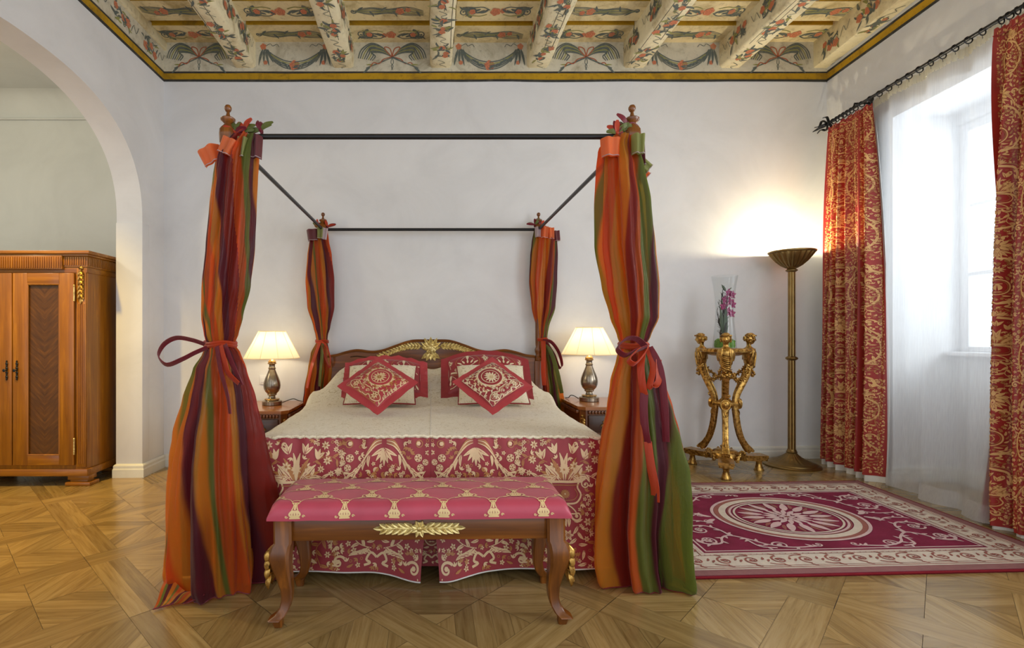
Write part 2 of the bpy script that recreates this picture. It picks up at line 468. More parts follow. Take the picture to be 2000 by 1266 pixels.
def glass(name, ior=1.3, tintc=(1, 1, 1, 1), k=1.):
    t = NT(name); tr = t.n('ShaderNodeBsdfTransparent'); tr.inputs[0].default_value = tintc
    g = t.n('ShaderNodeBsdfGlossy'); g.inputs['Roughness'].default_value = .02
    fr = t.n('ShaderNodeFresnel'); fr.inputs[0].default_value = ior
    ge = t.n('ShaderNodeNewGeometry'); fl_ = t.n('ShaderNodeMath', operation='SUBTRACT'); fl_.inputs[0].default_value = k; t.l(ge.outputs['Backfacing'], fl_.inputs[1]); fl_.use_clamp = True
    mm = t.n('ShaderNodeMath', operation='MULTIPLY'); t.l(fr.outputs[0], mm.inputs[0]); t.l(fl_.outputs[0], mm.inputs[1])
    m = t.n('ShaderNodeMixShader'); t.l(mm.outputs[0], m.inputs[0]); t.l(tr.outputs[0], m.inputs[1]); t.l(g.outputs[0], m.inputs[2])
    return t.end(m.outputs[0])
M['pane'] = glass('window_glass', 1.45, (.97, .99, .99, 1))
M['vase'] = glass('vase_glass', 1.35, (.955, .965, .965, 1), .7)
def shade():
    t = NT('pleated_lamp_shade'); c = lin((250, 240, 214))
    d = t.n('ShaderNodeBsdfDiffuse'); d.inputs[0].default_value = c; tl = t.n('ShaderNodeBsdfTranslucent'); tl.inputs[0].default_value = c
    m = t.n('ShaderNodeMixShader'); m.inputs[0].default_value = .62; t.l(d.outputs[0], m.inputs[1]); t.l(tl.outputs[0], m.inputs[2])
    return t.end(m.outputs[0])
M['shade'] = shade()
def bulb():
    t = NT('glowing_bulb'); e = t.n('ShaderNodeEmission'); e.inputs[0].default_value = (1, .85, .55, 1); e.inputs[1].default_value = 12
    return t.end(e.outputs[0])
M['bulb'] = bulb()
def floor_mat():
    t = NT('oak_parquet')
    uv = t.n('ShaderNodeUVMap'); mp = t.n('ShaderNodeMapping'); mp.inputs['Scale'].default_value = (2.2, 34, 1); t.l(uv.outputs[0], mp.inputs[0])
    a = t.n('ShaderNodeAttribute'); a.attribute_name = 'plank'
    ad = t.n('ShaderNodeVectorMath', operation='ADD'); t.l(mp.outputs[0], ad.inputs[0]); t.l(a.outputs['Vector'], ad.inputs[1])
    n = t.noise(ad.outputs[0], 1.5, 6, .65, .5)
    g = t.ramp(n, [(.28, lin((128, 102, 58))), (.5, lin((156, 130, 82))), (.74, lin((172, 148, 100)))])
    tone = t.ramp(a.outputs['Fac'], [(0, (.66, .64, .60, 1)), (.5, (.92, .90, .88, 1)), (1, (1.12, 1.12, 1.12, 1))])
    c = t.mix(1., g, tone, 'MULTIPLY')
    wn = t.noise(t.coords(), 1.8, 4)
    rr = t.n('ShaderNodeMapRange'); rr.inputs[3].default_value = .16; rr.inputs[4].default_value = .34; t.l(wn, rr.inputs[0])
    return t.end(t.pbsdf(c, rr.outputs[0], 0, t.bump(n, .06, .002), .25, 0, .5))
M['parquet'] = floor_mat()
M['joint'] = flat('parquet_joint', (66, 48, 26), .6)
def painted(name, a, b, scale=3.2):
    t = NT(name); v = t.coords(); n = t.noise(v, scale, 8, .68, .6); n2 = t.noise(v, 26, 5, .7)
    c = t.ramp(n, [(.28, lin(b)), (.5, lin(a)), (.75, lin([min(255, x*1.06) for x in a]))])
    c = t.mix(t.ramp(n2, [(.55, (0, 0, 0, 1)), (.72, (.45, .45, .45, 1))]), c, lin([x*.72 for x in b]))
    return t.end(t.pbsdf(c, .75, 0, t.bump(n2, .25, .004), spec=.2))
M['beam_cream'] = painted('cream_limewash', (232, 222, 188), (188, 168, 124))
M['frieze_grey'] = painted('grey_limewash', (208, 202, 182), (160, 150, 124), 4.)
M['plank_cream'] = painted('plank_limewash', (226, 210, 166), (170, 148, 100), 4.)
M['ochre'] = painted('ochre_paint', (186, 146, 34), (136, 104, 36), 5.)
M['line_dark'] = painted('dark_line_paint', (58, 58, 56), (88, 84, 76), 9.)
M['p_slate'] = painted('slate_leaf_paint', (98, 106, 102), (140, 140, 122), 14.)
M['p_rose'] = painted('salmon_rose_paint', (208, 132, 100), (188, 144, 110), 14.)
M['p_rust'] = painted('rust_paint', (172, 96, 68), (176, 124, 92), 14.)
M['p_olive'] = painted('olive_paint', (150, 150, 92), (160, 152, 108), 14.)
PM = ['p_slate', 'p_rose', 'p_rust', 'p_olive']
def mats(*k): return [M[x] for x in k]

# ------------------------------------------------------------------ room shell
YB, XL, XRC = 4.64, -2.434, 3.593
YF = -.6
tn = Vector((-.087, -1, 0)).normalized(); nn = Vector((1, -.087, 0)).normalized()
def RW(s, d, z): return Vector((XRC, YB, 0))+tn*s+nn*d+Vector((0, 0, z))
RWM = Matrix(((tn.x, nn.x, 0, XRC), (tn.y, nn.y, 0, YB), (0, 0, 1, 0), (0, 0, 0, 1)))
ZT = 3.98
# parquet: diagonal bands crossing, basket-woven boards between
fl = MB()
q2 = math.sqrt(2)
def ab(a, b): return ((a+b)/q2, (a-b)/q2)
def clip_poly(poly, lim):
    for ax, sg, val in lim:
        out = []
        for i in range(len(poly)):
            p, q = poly[i], poly[(i+1) % len(poly)]
            dp, dq = sg*(val-p[ax]), sg*(val-q[ax])
            if dp >= 0: out.append(p)
            if dp*dq < 0:
                t = dp/(dp-dq); out.append((lerp(p[0], q[0], t), lerp(p[1], q[1], t)))
        poly = out
        if len(poly) < 3: return []
    return poly
rnd = random.Random(3)
def plank(poly_xy, dirv):
    n = len(poly_xy)
    if n < 3: return
    cx = sum(p[0] for p in poly_xy)/n; cy = sum(p[1] for p in poly_xy)/n
    if not (-4.9 < cx < 4.15 and YF < cy < 5.05): return
    if cy > 4.62 and cx > -2.6: return
    g = .0011; vs = []; uv = []
    ou = rnd.random()*9; ov = rnd.random()*9
    for x, y in poly_xy:
        dx, dy = cx-x, cy-y; L = math.hypot(dx, dy) or 1
        x += dx/L*g*1.3; y += dy/L*g*1.3
        vs.append((x, y, fz(x))); uv.append((ou+(x-cx)*dirv[0]+(y-cy)*dirv[1], ov-(x-cx)*dirv[1]+(y-cy)*dirv[0]))
    fl.add(vs, [list(range(n))], 0, uv, max(.02, rnd.random()))
PITCH, HB = .69, .078
for i in range(-9, 9):
    for j in range(-9, 10):
        a0 = .69+PITCH*i; b0 = -.396-PITCH*j
        x, y = ab(a0, b0)
        if not (-5.6 < x < 4.9 and -1.5 < y < 5.8): continue
        over = (i+j) % 2 == 0
        A = (a0-HB if over else a0+HB, a0+PITCH-HB)
        B = (b0-HB if over else b0+HB, b0-PITCH+HB)
        for lo, hi in ((-HB, 0), (0, HB)):                # the two boards of each band, bands passing over in turn
            plank([ab(p, q) for p, q in ((A[0], b0+lo), (A[1], b0+lo), (A[1], b0+hi), (A[0], b0+hi))], (1/q2, 1/q2))
            plank([ab(p, q) for p, q in ((a0+lo, B[0]), (a0+hi, B[0]), (a0+hi, B[1]), (a0+lo, B[1]))], (1/q2, -1/q2))
        h = (PITCH-2*HB)/2
        for ia in (0, 1):
            for ib in (0, 1):
                al = a0+HB+ia*h; bl = b0+HB+ib*h-PITCH
                sq = [ab(al, bl), ab(al+h, bl), ab(al+h, bl+h), ab(al, bl+h)]
                ax = 1 if ia == ib else 0                 # boards run along x when slicing by y
                lo = min(p[ax] for p in sq); hi = max(p[ax] for p in sq); k = 5
                for m in range(k):
                    plank(clip_poly(sq, [(ax, 1, lerp(lo, hi, (m+1)/k)), (ax, -1, lerp(lo, hi, m/k))]), (1, 0) if ax == 1 else (0, 1))
fl.add([(-5, YF, fz(-5)-.0015), (4.3, YF, fz(4.3)-.0015), (4.3, 5.2, fz(4.3)-.0015), (-5, 5.2, fz(-5)-.0015),
        (-5, YF, fz(-5)-.1), (4.3, YF, fz(4.3)-.1), (4.3, 5.2, fz(4.3)-.1), (-5, 5.2, fz(-5)-.1)],
       [[0, 1, 2, 3], [7, 6, 5, 4], [0, 4, 5, 1], [1, 5, 6, 2], [2, 6, 7, 3], [3, 7, 4, 0]], 1)
struct(fl.build('floor', mats('parquet', 'joint'), smooth=False))

struct(MB().bb((XL-.216, YB, -.12), (3.9, YB+.2, ZT)).build('wall_back', M['wall'], smooth=False))
# left wall with basket arch
wl = MB(); X0, X1 = XL, XL-.215
AC, AH, AR, SP = 3.15, 1.145, .862, 2.10
def archz(y): return SP+AR*max(0, 1-abs((y-AC)/AH)**2.4)**(1/2.4)
ts = [-1+2*k/64 for k in range(65)]
ys = [AC+AH*math.sin(t*pi/2) for t in ts]
wl.bb((X1, AC+AH, -.12), (X0, YB, ZT)); wl.bb((X1, YF, -.12), (X0, AC-AH, ZT))
for y0, y1 in zip(ys, ys[1:]):
    z0, z1 = archz(y0), archz(y1)
    vs = [(X0, y0, z0), (X0, y1, z1), (X0, y1, ZT), (X0, y0, ZT), (X1, y0, z0), (X1, y1, z1), (X1, y1, ZT), (X1, y0, ZT)]
    wl.add(vs, [[0, 1, 2, 3], [7, 6, 5, 4], [0, 4, 5, 1], [3, 2, 6, 7]])
wl.bb((X1-.004, AC+AH-.006, -.12), (X0+.004, AC+AH+.1, SP), .003)
struct(wl.build('wall_left', M['wall'], ang=30))
# room beyond the arch
struct(MB().bb((-5.2, 5.0, -.15), (X1+.0, 5.15, 3.7)).build('wall_side_room', M['wall_side'], smooth=False))
struct(MB().bb((-5.2, YF, -.15), (-5.05, 5.0, 3.7)).build('wall_side_room_far', M['wall_side'], smooth=False))
struct(MB().bb((-5.2, YF, 3.5), (X1, 5.0, 3.62)).build('ceiling_side_room', M['wall_side'], smooth=False))
cv = MB(); cv.tube([(-5.05, 4.985, 3.27), (X1, 4.985, 3.27)], .012, 6)
cv.grid(lambda u, v: Vector((lerp(-5.05, X1, u), 5.0-.16*(1-math.cos(v*pi/2)), 3.28+.22*math.sin(v*pi/2))), 1, 6, uvs=False)
struct(cv.build('trim_6', M['wall_side']))

# right wall with window bay
S0, S1, DZ, BAY = .735, 2.16, 2.82, .45
wr = MB()
wr.bb((0, 0, -.1), (S0, .62, ZT), M=RWM); wr.bb((S1, 0, -.1), (5.3, .62, ZT), M=RWM); wr.bb((S0, 0, DZ), (S1, .62, ZT), M=RWM)
wr.bb((S0, BAY, -.1), (S1, .62, 1.0), M=RWM); wr.bb((S0, BAY, 2.74), (S1, .62, DZ), M=RWM)
wr.bb((S0+.18, BAY-.012, .28), (S1-.18, BAY+.01, .84), .006, M=RWM)
wr.bb((S0+.24, BAY-.02, .34), (S1-.24, BAY, .78), .006, M=RWM)
struct(wr.build('wall_right', M['wall'], smooth=False))
# window
wf = MB(); sm = (S0+S1)/2; z0, z1 = 1.0, 2.74
for a, b in ((S0, S0+.07), (sm-.05, sm+.05), (S1-.07, S1)): wf.bb((a, BAY+.02, z0), (b, BAY+.1, z1), .006, M=RWM)
for a, b in ((z0, z0+.07), (z1-.07, z1)): wf.bb((S0+.071, BAY+.021, a), (S1-.071, BAY+.099, b), .006, M=RWM)
win = struct(wf.build('window_1', M['white_wood']))
for a, b in ((S0+.075, sm-.055), (sm+.055, S1-.075)):
    for z in (1.61, 2.12):
        MB().bb((a, BAY+.035, z-.014), (b, BAY+.085, z+.014), .004, M=RWM).build('muntin', M['white_wood'], win)
    MB().bb((a, BAY+.055, z0+.072), (b, BAY+.061, z1-.072), M=RWM).build('pane', M['pane'], win, smooth=False)
MB().bb((S0+.01, BAY-.09, 1.0), (S1-.01, BAY+.018, 1.03), .006, M=RWM).build('window_sill', M['white_wood'], win)
# baseboards, following the floor's slope
def baseboard(name, pts, inward):
    prof = [(0, 0), (.022, 0), (.022, .062), (.017, .072), (.017, .09), (.010, .1), (0, .104)]
    mb = MB(); P = [Vector((x, y, 0)) for x, y in pts]; n = len(P); rows = []
    for i, p in enumerate(P):
        d0 = (P[i]-P[i-1]).normalized() if i else (P[1]-P[0]).normalized()
        d1 = (P[i+1]-P[i]).normalized() if i < n-1 else d0
        n0 = Vector((-d0.y, d0.x, 0))*inward; n1 = Vector((-d1.y, d1.x, 0))*inward
        m = (n0+n1); m = m/max(.3, m.dot(n0)) if m.length > .01 else n0
        rows.append([p+m*d+Vector((0, 0, fz(p.x)-.002+z*1.1)) for d, z in prof])
    k = len(prof); vs = [v for r in rows for v in r]
    fs = [[i*k+j, i*k+j+1, (i+1)*k+j+1, (i+1)*k+j] for i in range(n-1) for j in range(k-1)]
    fs += [list(range(k)), [(n-1)*k+j for j in range(k)][::-1]]
    if inward > 0: fs = [f[::-1] for f in fs]
    mb.add(vs, fs); return struct(mb.build(name, M['skirt_paint'], ang=20))
baseboard('baseboard_back', [(XL+.02, YB), (XRC-.02, YB)], -1)
baseboard('baseboard_left', [(X1, AC+AH+.22), (X1, AC+AH-.006), (X0+.004, AC+AH-.006), (X0+.004, YB-.0)], -1)
rp = [RW(0, 0, 0), RW(S0, 0, 0), RW(S0, BAY, 0), RW(S1, BAY, 0), RW(S1, 0, 0), RW(4.4, 0, 0)]
baseboard('baseboard_right', [(p.x, p.y) for p in rp], -1)

# ------------------------------------------------------------------ painted beam ceiling
ZB0, ZB1, ZBM, ZPL = 3.463, 3.552, 3.578, 3.81      # ochre band, beam soffit, plank soffit
rnd = random.Random(11)
def palm():
    p = Pat()
    for k in range(8):
        h = .095-.012*k; L = .31-.018*k
        p.stroke([(0, 0), (.09, .03+h*.62), (.19, .03+h), (L-.03, h*.72), (L, h*.25-.035)], lambda t: .004+.017*t*(1.25-t), 3 if k in (2, 5) else 0, 4)
    p.stroke([(0, 0), (-.1, -.045), (-.24, -.1)], lambda t: .016-.008*t, 0, 3)
    p.leaf((-.2, -.085), 3.9, .09, .02, 0); p.leaf((-.17, -.07), 3.1, .07, .014, 3)
    p.stroke([(0, 0), (.05, .05), (.07, .09), (.02, .075), (0, 0)], .009, 2, 4)
    p.stroke([(.01, 0), (.08, -.02), (.12, -.06), (.17, -.05), (.2, -.09)], .009, 2, 4)
    p.stroke([(0, 0), (-.012, -.05), (.008, -.08), (-.006, -.115)], .006, 0, 4)
    return p.mirror()
def garland():
    p = Pat()
    for k in range(-2, 3):
        p.stroke([(-.28, .085), (-.2, .0+.012*k), (-.1, -.06+.016*k), (0, -.08+.017*k)], .0095, 3 if k == 1 else 0, 5)
    for k in range(9):
        t = k/8; p.leaf((lerp(-.26, -.03, t), .05-.13*t**.6), -.5+.9*rnd.random()-.7, .05, .018, 0, .6)
    for k in range(4): p.leaf((-.29+.015*k, .07), -1.9+.22*k, .15-.02*(k % 2), .022, 0, .2)
    p.rose((-.285, .095), .026, 1, 2); p.rose((-.265, -.05), .018, 1, 2)
    p.stroke([(-.26, .1), (-.22, .12), (-.2, .1), (-.16, .115), (-.14, .09)], .005, 0, 4)
    p.mirror(); p.rose((0, -.075), .042, 1, 2)
    return p
def acanthus(kind):
    p = Pat()
    if kind == 0:
        for sg in (1, -1):
            p.spiral((sg*.2, 0), .062, 1.2, pi/2, .02, 0, -sg, .3); p.spiral((sg*.2, 0), .045, .9, pi/2, .008, 3, -sg, .4)
            p.spiral((sg*.27, .01), .04, 1.1, -pi/2, .011, 0, sg, .3); p.stroke([(sg*.07, .03), (sg*.13, .05), (sg*.19, .045), (sg*.26, .05)], .008, 3, 4); p.stroke([(sg*.05, -.02), (sg*.11, -.05), (sg*.18, -.045), (sg*.25, -.05), (sg*.3, -.03)], .009, 0, 4)
            for k in range(6): p.leaf((sg*(.06+.035*k), -.03+.012*(k % 2)), (0 if sg > 0 else pi)+sg*(.9-.2*k), .09, .02, 0, -sg*.9)
            p.rose((sg*.2, 0), .026, 1, 2)
        p.rose((0, .0), .04, 1, 2); p.rose((.065, -.01), .026, 1, 2)
    else:
        for k in range(7):
            y = -.03+.01*k; p.stroke([(-.3, .0), (-.15, y*1.3), (.0, y*.7), (.16, y*1.5), (.3, .02+.9*y)], lambda t: .003+.0065*math.sin(pi*t), 3 if k in (2, 4) else 0, 4)
        for k in range(6): p.leaf((-.26+.1*k, .0), .9 if k % 2 else -.9, .07, .018, 0, .5)
        p.spiral((-.3, 0), .03, 1, 0, .012, 0); p.rose((.1, .0), .034, 1, 2); p.rose((.17, -.015), .022, 1, 2)
    return p
def bouquet(w):
    p = Pat()
    for k in range(16):
        a = rnd.uniform(0, 2*pi); p.leaf((rnd.uniform(-.32, .32)*w, rnd.uniform(-.1, .1)), a, rnd.uniform(.045, .085), rnd.uniform(.012, .022), 3 if k % 4 == 3 else 0, rnd.uniform(-1.4, 1.4))
    for k in range(3):
        a = rnd.uniform(0, 2*pi); p.spiral((rnd.uniform(-.25, .25)*w, rnd.uniform(-.09, .09)), .026, 1.1, a, .007, 0)
    for k in range(3): p.rose((rnd.uniform(-.3, .3)*w, -.07+.07*k+rnd.uniform(-.02, .02)), rnd.uniform(.026, .04)*min(1, w*5), 1, 2)
    for k in range(4): p.leaf((rnd.uniform(-.35, .35)*w, rnd.uniform(-.1, .1)), rnd.uniform(0, 6), .07, .022, 3 if k == 0 else 0, .8)
    p.stroke([(-.2*w, .12), (.2*w, .16), (-.1*w, .19), (.3*w, .23)], .005, 0, 4)
    return p
CBX = [-1.685, -.80, .086, .962, 1.838, 2.709]
HW = .096
ce = MB()
ce.bb((XL-.2, YF, ZPL+.055), (3.95, YB+.1, ZPL+.14), mat=1)
bays = [(XL, CBX[0]-HW)]+[(a+HW, b-HW) for a, b in zip(CBX, CBX[1:])]+[(CBX[-1]+HW, 3.62)]
for bi, (xa, xb) in enumerate(bays):
    for r in range(10):
        y1 = YB-.01-.318*r; y0 = y1-.25
        jz = rnd.uniform(-.004, .004)
        ce.bb((xa-.02, y0, ZPL+jz), (xb+.02, y1, ZPL+.06), mat=0)
        ce.bb((xa-.02, y0-.004, ZPL+.004+jz), (xb+.02, y0-.0005, ZPL+.056), mat=1)
        if r < 7:
            p = Pat().put(acanthus((r+bi) % 2), 0, 0, 1, pi if rnd.random() < .5 else 0)
            cx, cy = (xa+xb)/2, (y0+y1)/2
            wsc = min(1, (xb-xa)/.72)
            p.lay(ce, lambda x, y: Vector((cx+x*wsc, cy+y*1.15, ZPL-.0018+jz-EX[0])), 2)
ceil = struct(ce.build('ceiling', mats('plank_cream', 'ochre', *PM), smooth=False))
def beam(x, w, name='beam', y1=YB-.012):
    mb = MB(); hw = w/2
    nseg = 26; jit = [(rnd.uniform(-.006, .006), rnd.uniform(-.006, .006)) for _ in range(nseg+1)]
    rows = []
    for i in range(nseg+1):
        y = lerp(y1, YF, i/nseg); a, b = jit[i]
        rows.append([(x-hw+a, y, ZPL+.04), (x-hw+a, y, ZBM+.02), (x-hw+.018+a, y, ZBM), (x+hw-.018+b, y, ZBM), (x+hw+b, y, ZBM+.02), (x+hw+b, y, ZPL+.04)])
    vs = [v for r in rows for v in r]; fs = []
    for i in range(nseg):
        for k in range(5): fs.append([i*6+k, (i+1)*6+k, (i+1)*6+k+1, i*6+k+1])
    fs.append([0, 1, 2, 3, 4, 5])
    mb.add(vs, fs, 0)
    for k in range(6):
        yc = y1-.2-.36*k-rnd.uniform(0, .06)
        bouquet(w*.8).lay(mb, lambda u, v: Vector((x+u, yc+v, ZBM-.002-EX[0])), 1)
        for sg in (-1, 1):
            q = bouquet(.17); yc2 = yc+rnd.uniform(-.1, .1)
            q.lay(mb, lambda u, v: Vector((x+sg*(hw+.0085+EX[0]), yc2+v, (ZPL+ZBM)/2+.01+u)), 1)
    mb.stroke = None
    for s in range(3):                                     # drying cracks along the soffit
        xo = rnd.uniform(-.4, .4)*w; ya = y1-rnd.uniform(.0, 1.5)
        p = Pat(); p.stroke([(xo, ya), (xo+rnd.uniform(-.01, .01), ya-.4), (xo+rnd.uniform(-.01, .01), ya-.9)], .004, 4, 4)
        p.lay(mb, lambda u, v: Vector((x+u, v, ZBM-.0014)), 1)
    return mb.build(name, mats('beam_cream', *PM, 'line_dark'), ceil, ang=60)
for x in CBX: beam(x, 2*HW)
# half beam along the right wall (parallel to it)
mb = MB()
mb.bb((-.03, -.13, ZBM), (5.2, .0, ZPL+.04), .012, M=RWM)
for k in range(7):
    q = bouquet(.17); yc = .25+.42*k
    q.lay(mb, lambda u, v: RW(yc+v, -.1325-EX[0], (ZPL+ZBM)/2+u), 1)
    if k % 2: bouquet(.1).lay(mb, lambda u, v: RW(yc+v, -.065+u, ZBM-.002-EX[0]), 1)
mb.build('beam', mats('beam_cream', *PM), ceil)
mb = MB(); mb.bb((XL, YF, 3.735), (XL+.035, YB, ZPL+.03), .008); mb.build('beam', M['beam_cream'], ceil)
# friezes and ochre bands
fr = MB(); fr.bb((XL, YB-.014, ZB1-.004), (XRC, YB-.001, ZPL+.05), mat=0)
for i, (xa, xb) in enumerate(bays):
    if i == 6: xb = 3.47
    (palm() if i % 2 == 0 else garland()).lay(fr, lambda x, y: Vector(((xa+xb)/2+x*min(1, (xb-xa)/.7), YB-.0158-EX[0], 3.675+y)), 1)
struct(fr.build('trim_1', mats('frieze_grey', *PM), smooth=False))
def band(name, fn, L):
    mb = MB(); n = 40
    def wob(u, k): return .006*noise.noise(Vector((u*2.3, k*7.1, 1.7)))
    for (za, zb, m, d) in ((ZB0, ZB1, 0, .006), (ZB0-.004, ZB0+.014, 1, .0075), (ZB1-.018, ZB1, 1, .0075)):
        for i in range(n):
            u0, u1 = L*i/n, L*(i+1)/n
            a0, a1, b0, b1 = za+wob(u0, za), za+wob(u1, za), zb+wob(u0, zb), zb+wob(u1, zb)
            vs = [fn(u0, d, a0), fn(u1, d, a1), fn(u1, d, b1), fn(u0, d, b0), fn(u0, 0, a0), fn(u1, 0, a1), fn(u1, 0, b1), fn(u0, 0, b0)]
            mb.add(vs, [[0, 1, 2, 3], [4, 7, 6, 5], [0, 4, 5, 1], [3, 2, 6, 7]], m)
    return struct(mb.build(name, mats('ochre', 'line_dark'), smooth=False))
band('trim_2', lambda u, d, z: Vector((XL+u, YB-d, z)), XRC-XL)
band('trim_3', lambda u, d, z: Vector((XL+d, YB-u, z)), 4.4)
band('trim_4', lambda u, d, z: RW(u, -d, z), 4.4)
lf = MB(); lf.bb((XL, YF, ZB1-.004), (XL+.012, YB-.014, 3.74), mat=0)
for k in range(7):
    yc = YB-.25-.4*k
    bouquet(.17).lay(lf, lambda u, v: Vector((XL+.0138+EX[0], yc+v, 3.64+u)), 1)
struct(lf.build('trim_5', mats('frieze_grey', *PM), smooth=False))
# ------------------------------------------------------------------ four-poster bed
PX, PYF, PYR = (-.965, .95), 2.42, 4.535
BORG = (0, 3.4, 0)
bed = thing('four_poster_bed', 'walnut four-poster bed with turned posts, black canopy rods and gilded headboard', 'bed', BORG)
def post(x, y):
    mb = MB(); z0 = fz(x); c = (x, y, 0)
    mb.bb((x-.04, y-.04, z0), (x+.04, y+.04, .93), .006, mat=0)
    prof = [(.036, .93), (.04, .94), (.04, .955), (.030, .965), (.024, .985), (.033, 1.01), (.034, 1.03), (.024, 1.05), (.028, 1.08), (.031, 1.3), (.027, 1.8), (.022, 1.95), (.03, 1.965), (.03, 1.98), (.022, 1.99), (.024, 2.01), (.034, 2.025), (.034, 2.04), (.024, 2.05)]
    mb.lathe(prof, 20, c)
    mb.loft([(x, y, 2.048, .024, .024), (x, y, 2.06, .031, .031), (x, y, 2.10, .033, .033), (x, y, 2.125, .031, .031), (x, y, 2.14, .022, .022)])
    o = mb.build('post', M['wood_z'], bed, BORG)
    MB().lathe([(.016, 2.138), (.022, 2.146), (.016, 2.152), (.02, 2.158), (.033, 2.17), (.034, 2.178), (.026, 2.184), (.012, 2.19), (.008, 2.2), (.007, 2.21), (.012, 2.214), (.0165, 2.224), (.0165, 2.232), (.011, 2.242), (0, 2.246)], 20, c).build('finial', M['wood_z'], o, BORG)
for x in PX:
    for y in (PYF, PYR): post(x, y)
RZ = 2.094
for pts in ([(PX[0]+.03, PYF, RZ), (PX[1]-.03, PYF, RZ)], [(PX[0]+.03, PYR, RZ), (PX[1]-.03, PYR, RZ)],
            [(PX[0], PYF+.03, RZ), (PX[0], PYR-.03, RZ)], [(PX[1], PYF+.03, RZ), (PX[1], PYR-.03, RZ)]):
    MB().tube(pts, .013, 12).build('canopy_rod', M['iron'], bed, BORG)
# headboard: serpentine top edge
HY_ = 4.535
half = [(0, 1.118), (.13, 1.118), (.2, 1.108), (.3, 1.075), (.42, 1.032), (.52, 1.018), (.62, 1.030), (.68, 1.030), (.76, 1.012), (.84, .988), (.92, .978)]
top = [(p[0], p[1]) for p in spline([(x, z, 0) for x, z in half], 5)]
outl = [(-x, z) for x, z in top[::-1]]+top[1:]+[(.92, .45), (-.92, .45)]
hx = -.0075
hb = MB().prism(outl, lambda x, z, t: (hx+x, HY_+.022-.044*t, z)).build('headboard', M['wood_x'], bed, BORG, ang=35)
P3 = [(hx+x, HY_-.024, z-.012) for x, z in [(-x, z) for x, z in top[::-1]]+top[1:]]
MB().tube(P3, .013, 6).build('moulding', M['wood_x'], hb, BORG)
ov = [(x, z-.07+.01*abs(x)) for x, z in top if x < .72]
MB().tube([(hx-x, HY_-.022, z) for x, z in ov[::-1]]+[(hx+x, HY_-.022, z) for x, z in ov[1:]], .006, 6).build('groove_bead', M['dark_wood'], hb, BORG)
gy = HY_-.024
for sg in (-1, 1):
    g = MB()
    path = spline([(sg*.07, gy, 1.06), (sg*.2, gy, 1.055), (sg*.33, gy, 1.02), (sg*.45, gy, .955)], 5)
    g.tube(path, .005, 6)
    for i in range(1, len(path)-1):
        d = (path[i+1]-path[i-1]).normalized() if i < len(path)-1 else d
        for s2 in (-1, 1):
            dd = (d*.9+Vector((0, 0, s2*.75 if sg > 0 else s2*.75))).normalized()
            g.leaf3(path[i]+Vector((hx, 0, 0)), dd, (0, -1, 0), .052, .024, curl=.15)
    g.build('leaf_garland', M['gilt_pale'], hb, BORG)
g = MB(); fc = Vector((hx+.0, gy-.008, 1.035))
for a, L, w in ((90, .115, .05), (62, .12, .045), (118, .12, .045), (38, .11, .04), (142, .11, .04), (16, .09, .04), (164, .09, .04)):
    g.leaf3(fc+Vector((0, .004, -.01)), (math.cos(math.radians(a)), 0, math.sin(math.radians(a))), (0, -1, 0), L, w, curl=.3)
for a, L in ((-35, .1), (-145, .1), (-62, .085), (-118, .085), (-90, .07)):
    g.leaf3(fc+Vector((0, .002, -.03)), (math.cos(math.radians(a)), 0, math.sin(math.radians(a))), (0, -1, 0), L, .05, curl=.25)
for r, n, y in ((.034, 7, .012), (.022, 6, .02), (.012, 4, .026)):
    for k in range(n):
        a = 2*pi*k/n+r*40; g.sphere(fc+Vector((math.cos(a)*r, -y, math.sin(a)*r)), (.015, .008, .015), 8, 6)
g.sphere(fc+Vector((0, -.03, 0)), .012, 8, 6)
g.build('flower_ornament', M['gilt_pale'], hb, BORG)
for sx in (-1, 1):
    MB().bb((hx+sx*.86-.02, PYF+.05, .2), (hx+sx*.86+.02, PYR-.03, .36), .006).build('side_rail', M['wood_y'], bed, BORG)
MB().bb((hx-.82, PYF+.16, .2), (hx+.82, PYR-.04, .60), .04).build('mattress', M['hem'], bed, BORG)

# ------------------------------------------------------------------ damask ornament
def filler(p, x0, x1, y0, y1, seed, step=.0108, dens=1.):
    r = random.Random(seed); occ = set(); c = .0088
    for vs, fs, m in p.sh:
        for x, y in vs:
            for a in (-1, 0, 1):
                for b in (-1, 0, 1): occ.add((int(x/c+100)+a, int(y/c+100)+b))
    y = y0
    while y < y1:
        x = x0
        while x < x1:
            qx, qy = x+r.uniform(-.4, .4)*step, y+r.uniform(-.4, .4)*step
            k = (int(qx/c+100), int(qy/c+100))
            if k not in occ and r.random() < dens:
                for a in (-1, 0, 1):
                    for b in (-1, 0, 1): occ.add((k[0]+a, k[1]+b))
                t = r.random()
                if t < .25: p.flower((qx, qy), .0105, 0, 5, 1)
                elif t < .4: p.ring((qx, qy), .006, .0025, 1, 9)
                else:
                    a = r.uniform(0, 6.3)
                    for d in (-.7, .1, .9): p.leaf((qx, qy), a+d, .019, .008, 0 if t < .7 else 1, .3, 3)
            x += step
        y += step
    return p
